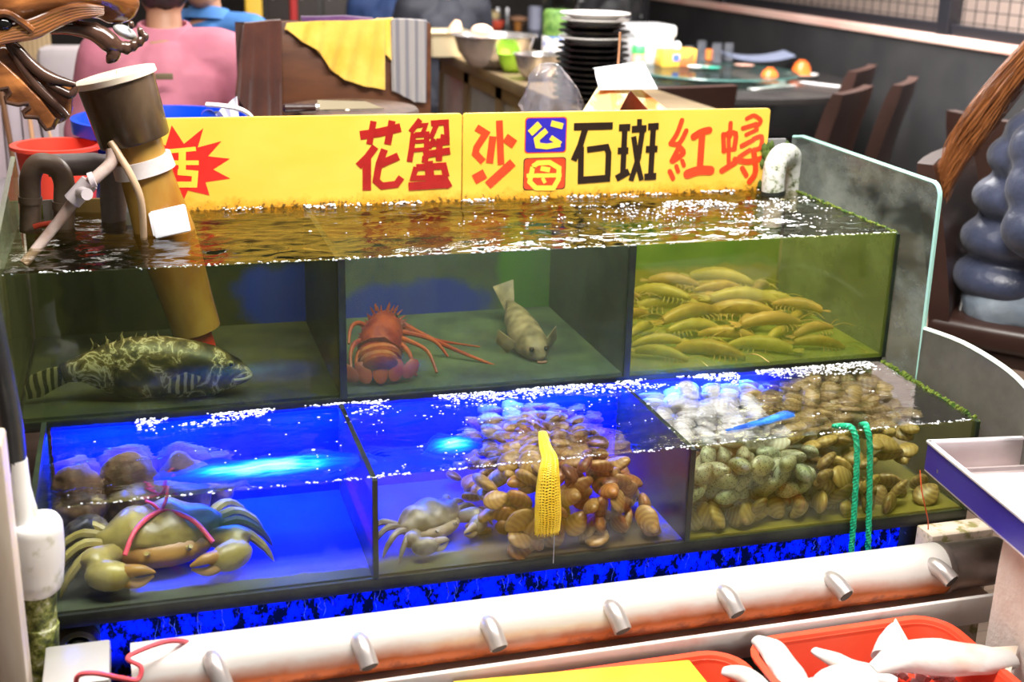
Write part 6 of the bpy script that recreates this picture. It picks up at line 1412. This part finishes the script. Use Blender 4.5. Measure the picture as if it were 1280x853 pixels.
o = part('reeded_partition', (lambda b_: (bx(b_, a_.x, c_.x, 6.6, 6.66, 0, 1.5, .006), b_)[1])(B()), M('pale_reeded_wood', (.55, .40, .22), .5, col2=(.40, .27, .14), scale=14, kind='wave', dist=1, stretch=(1, 0, .2))); tag(o, 'pale reeded wooden panel behind the dragon carving', 'panel')
# dark cabinets with yellow posts at the back
a_, c_ = at(330, 10, Y=8.8), at(436, 10, Y=8.8)
o = thing('display_cabinet', 'dark display cabinet with red items far behind the wooden board', 'cabinet', ((a_.x+c_.x)/2, 9, 0))
bm = B(); bx(bm, a_.x, c_.x, 8.82, 9.3, 0, 2.0, .01); part('body', bm, M('dark_grey_cabinet', (.05, .045, .042), .4, col2=(.09, .085, .08), scale=2), o)
for i in range(3):
    x0 = a_.x+(c_.x-a_.x)*i/3; bm = B(); bx(bm, x0+.02, x0+(c_.x-a_.x)/3-.02, 8.80, 8.82, .1, 1.95, .005); d_ = part('door', bm, M('smoked_door_'+str(i), (.07+.02*i, .06+.02*i, .055+.02*i), .2), o)
    bm = B(); bx(bm, x0+.05, x0+.07, 8.785, 8.80, 1.0, 1.2, .003); part('handle', bm, MAT['steel'], d_)
for (x0, x1, Y_, c_, lab) in ((307, 328, 7.6, (.80, .50, .05), 'yellow post left of the dark display cabinet'), (363, 372, 8.2, (.55, .03, .03), 'red hanging banner in front of the dark display cabinet')):
    q0, q1 = at(x0, 10, Y=Y_), at(x1, 10, Y=Y_); bm = B(); bx(bm, q0.x, q1.x, Y_, Y_+.06, 0, 2.2, .008)
    o = part('post' if x0 < 350 else 'banner_stand', bm, M('col_'+str(x0), c_, .5)); tag(o, lab, 'post' if x0 < 350 else 'banner')
q0, q1 = at(438, 10, Y=8.9), at(502, 10, Y=8.9)
o = thing('yellow_cart', 'yellow framed cart far behind the yellow towel', 'cart', ((q0.x+q1.x)/2, 9.0, 0))
ym_ = M('yellow_cart_paint', (.80, .50, .03), .45)
for x in (q0.x, q1.x-.07): bm = B(); bx(bm, x, x+.07, 8.9, 8.97, .0, 1.5, .008); part('upright', bm, ym_, o)
bm = B(); bx(bm, q0.x+.11, q1.x-.11, 8.93, 9.3, .25, at(470, 3, Y=8.93).z, .01); part('cart_box', bm, ym_, o)
bm = B(); bx(bm, q0.x+.02, q1.x-.02, 9.1, 9.32, .1, 1.6, .01); part('back_panel', bm, M('black_cart_panel', (.015, .013, .012), .5), o)
# far table with food, seen over the bowls
FT = at(650, 33, Z=.78)
o = thing('round_table', 'far dining table with food seen over the steel bowls', 'table', (FT.x, FT.y, 0))
bm = B(); lathe(bm, [(.93, -.03), (.95, -.025), (.95, 0)], (FT.x, FT.y, .78), (0, 0, 1), 48); part('tabletop', bm, tbm, o)
bm = B(); lathe(bm, [(.26, 0), (.24, .03), (.06, .05), (.06, .70), (.2, .75)], (FT.x, FT.y, 0), (0, 0, 1), 24); part('pedestal', bm, tbm, o)
def onF(x, y): return at(x, y, Z=.781)
kf = FT.y/FPX*1.05
revolve('soup_bowl', 'small red bowl on the far dining table', 'bowl', onF(621, 37), bowlprof(9*kf, 10*kf), M('red_melamine', (.75, .10, .05), .35), 'dishes on the far dining table')
revolve('mug', 'pale blue grey mug on the far dining table', 'mug', onF(668, 38), [(6*kf, 0), (7.5*kf, .006), (8*kf, 27*kf), (7*kf, 27*kf), (6*kf, .012)], M('blue_grey_plastic', (.36, .38, .50), .4), 'dishes on the far dining table', 'mug_body')
revolve('tea_glass', 'amber tea glass on the far dining table', 'glass', onF(647, 39), [(4*kf, 0), (4.2*kf, 11*kf), (3.4*kf, 11*kf)], M('amber_tea', (.35, .14, .03), .2), 'dishes on the far dining table', 'glass_body')
revolve('steamed_bun_plate', 'plate of pale yellow food on the far dining table', 'plate', onF(615, 26), [(5*kf, 0), (10*kf, 4*kf), (9.5*kf, 10*kf), (5*kf, 13*kf)], M('pale_yellow_food', (.80, .62, .30), .5), 'dishes on the far dining table', 'dish_body')
revolve('salt_shaker', 'steel topped shaker on the far dining table, left one', 'shaker', onF(622, 22), [(4*kf, 0), (4*kf, 9*kf), (3*kf, 13*kf)], MAT['steel'], 'dishes on the far dining table', 'shaker_body', 16)
revolve('salt_shaker', 'steel topped shaker on the far dining table, right one', 'shaker', onF(634, 22), [(4*kf, 0), (4*kf, 9*kf), (3*kf, 13*kf)], MAT['steel'], 'dishes on the far dining table', 'shaker_body', 16)
revolve('plate', 'peach plate of food beside the pale blue mug on the far dining table', 'plate', onF(648, 26), [(6*kf, 0), (12*kf, 2*kf), (11*kf, 4*kf), (4*kf, 6*kf)], M('peach_food', (.78, .42, .25), .45), 'dishes on the far dining table', 'dish_body')
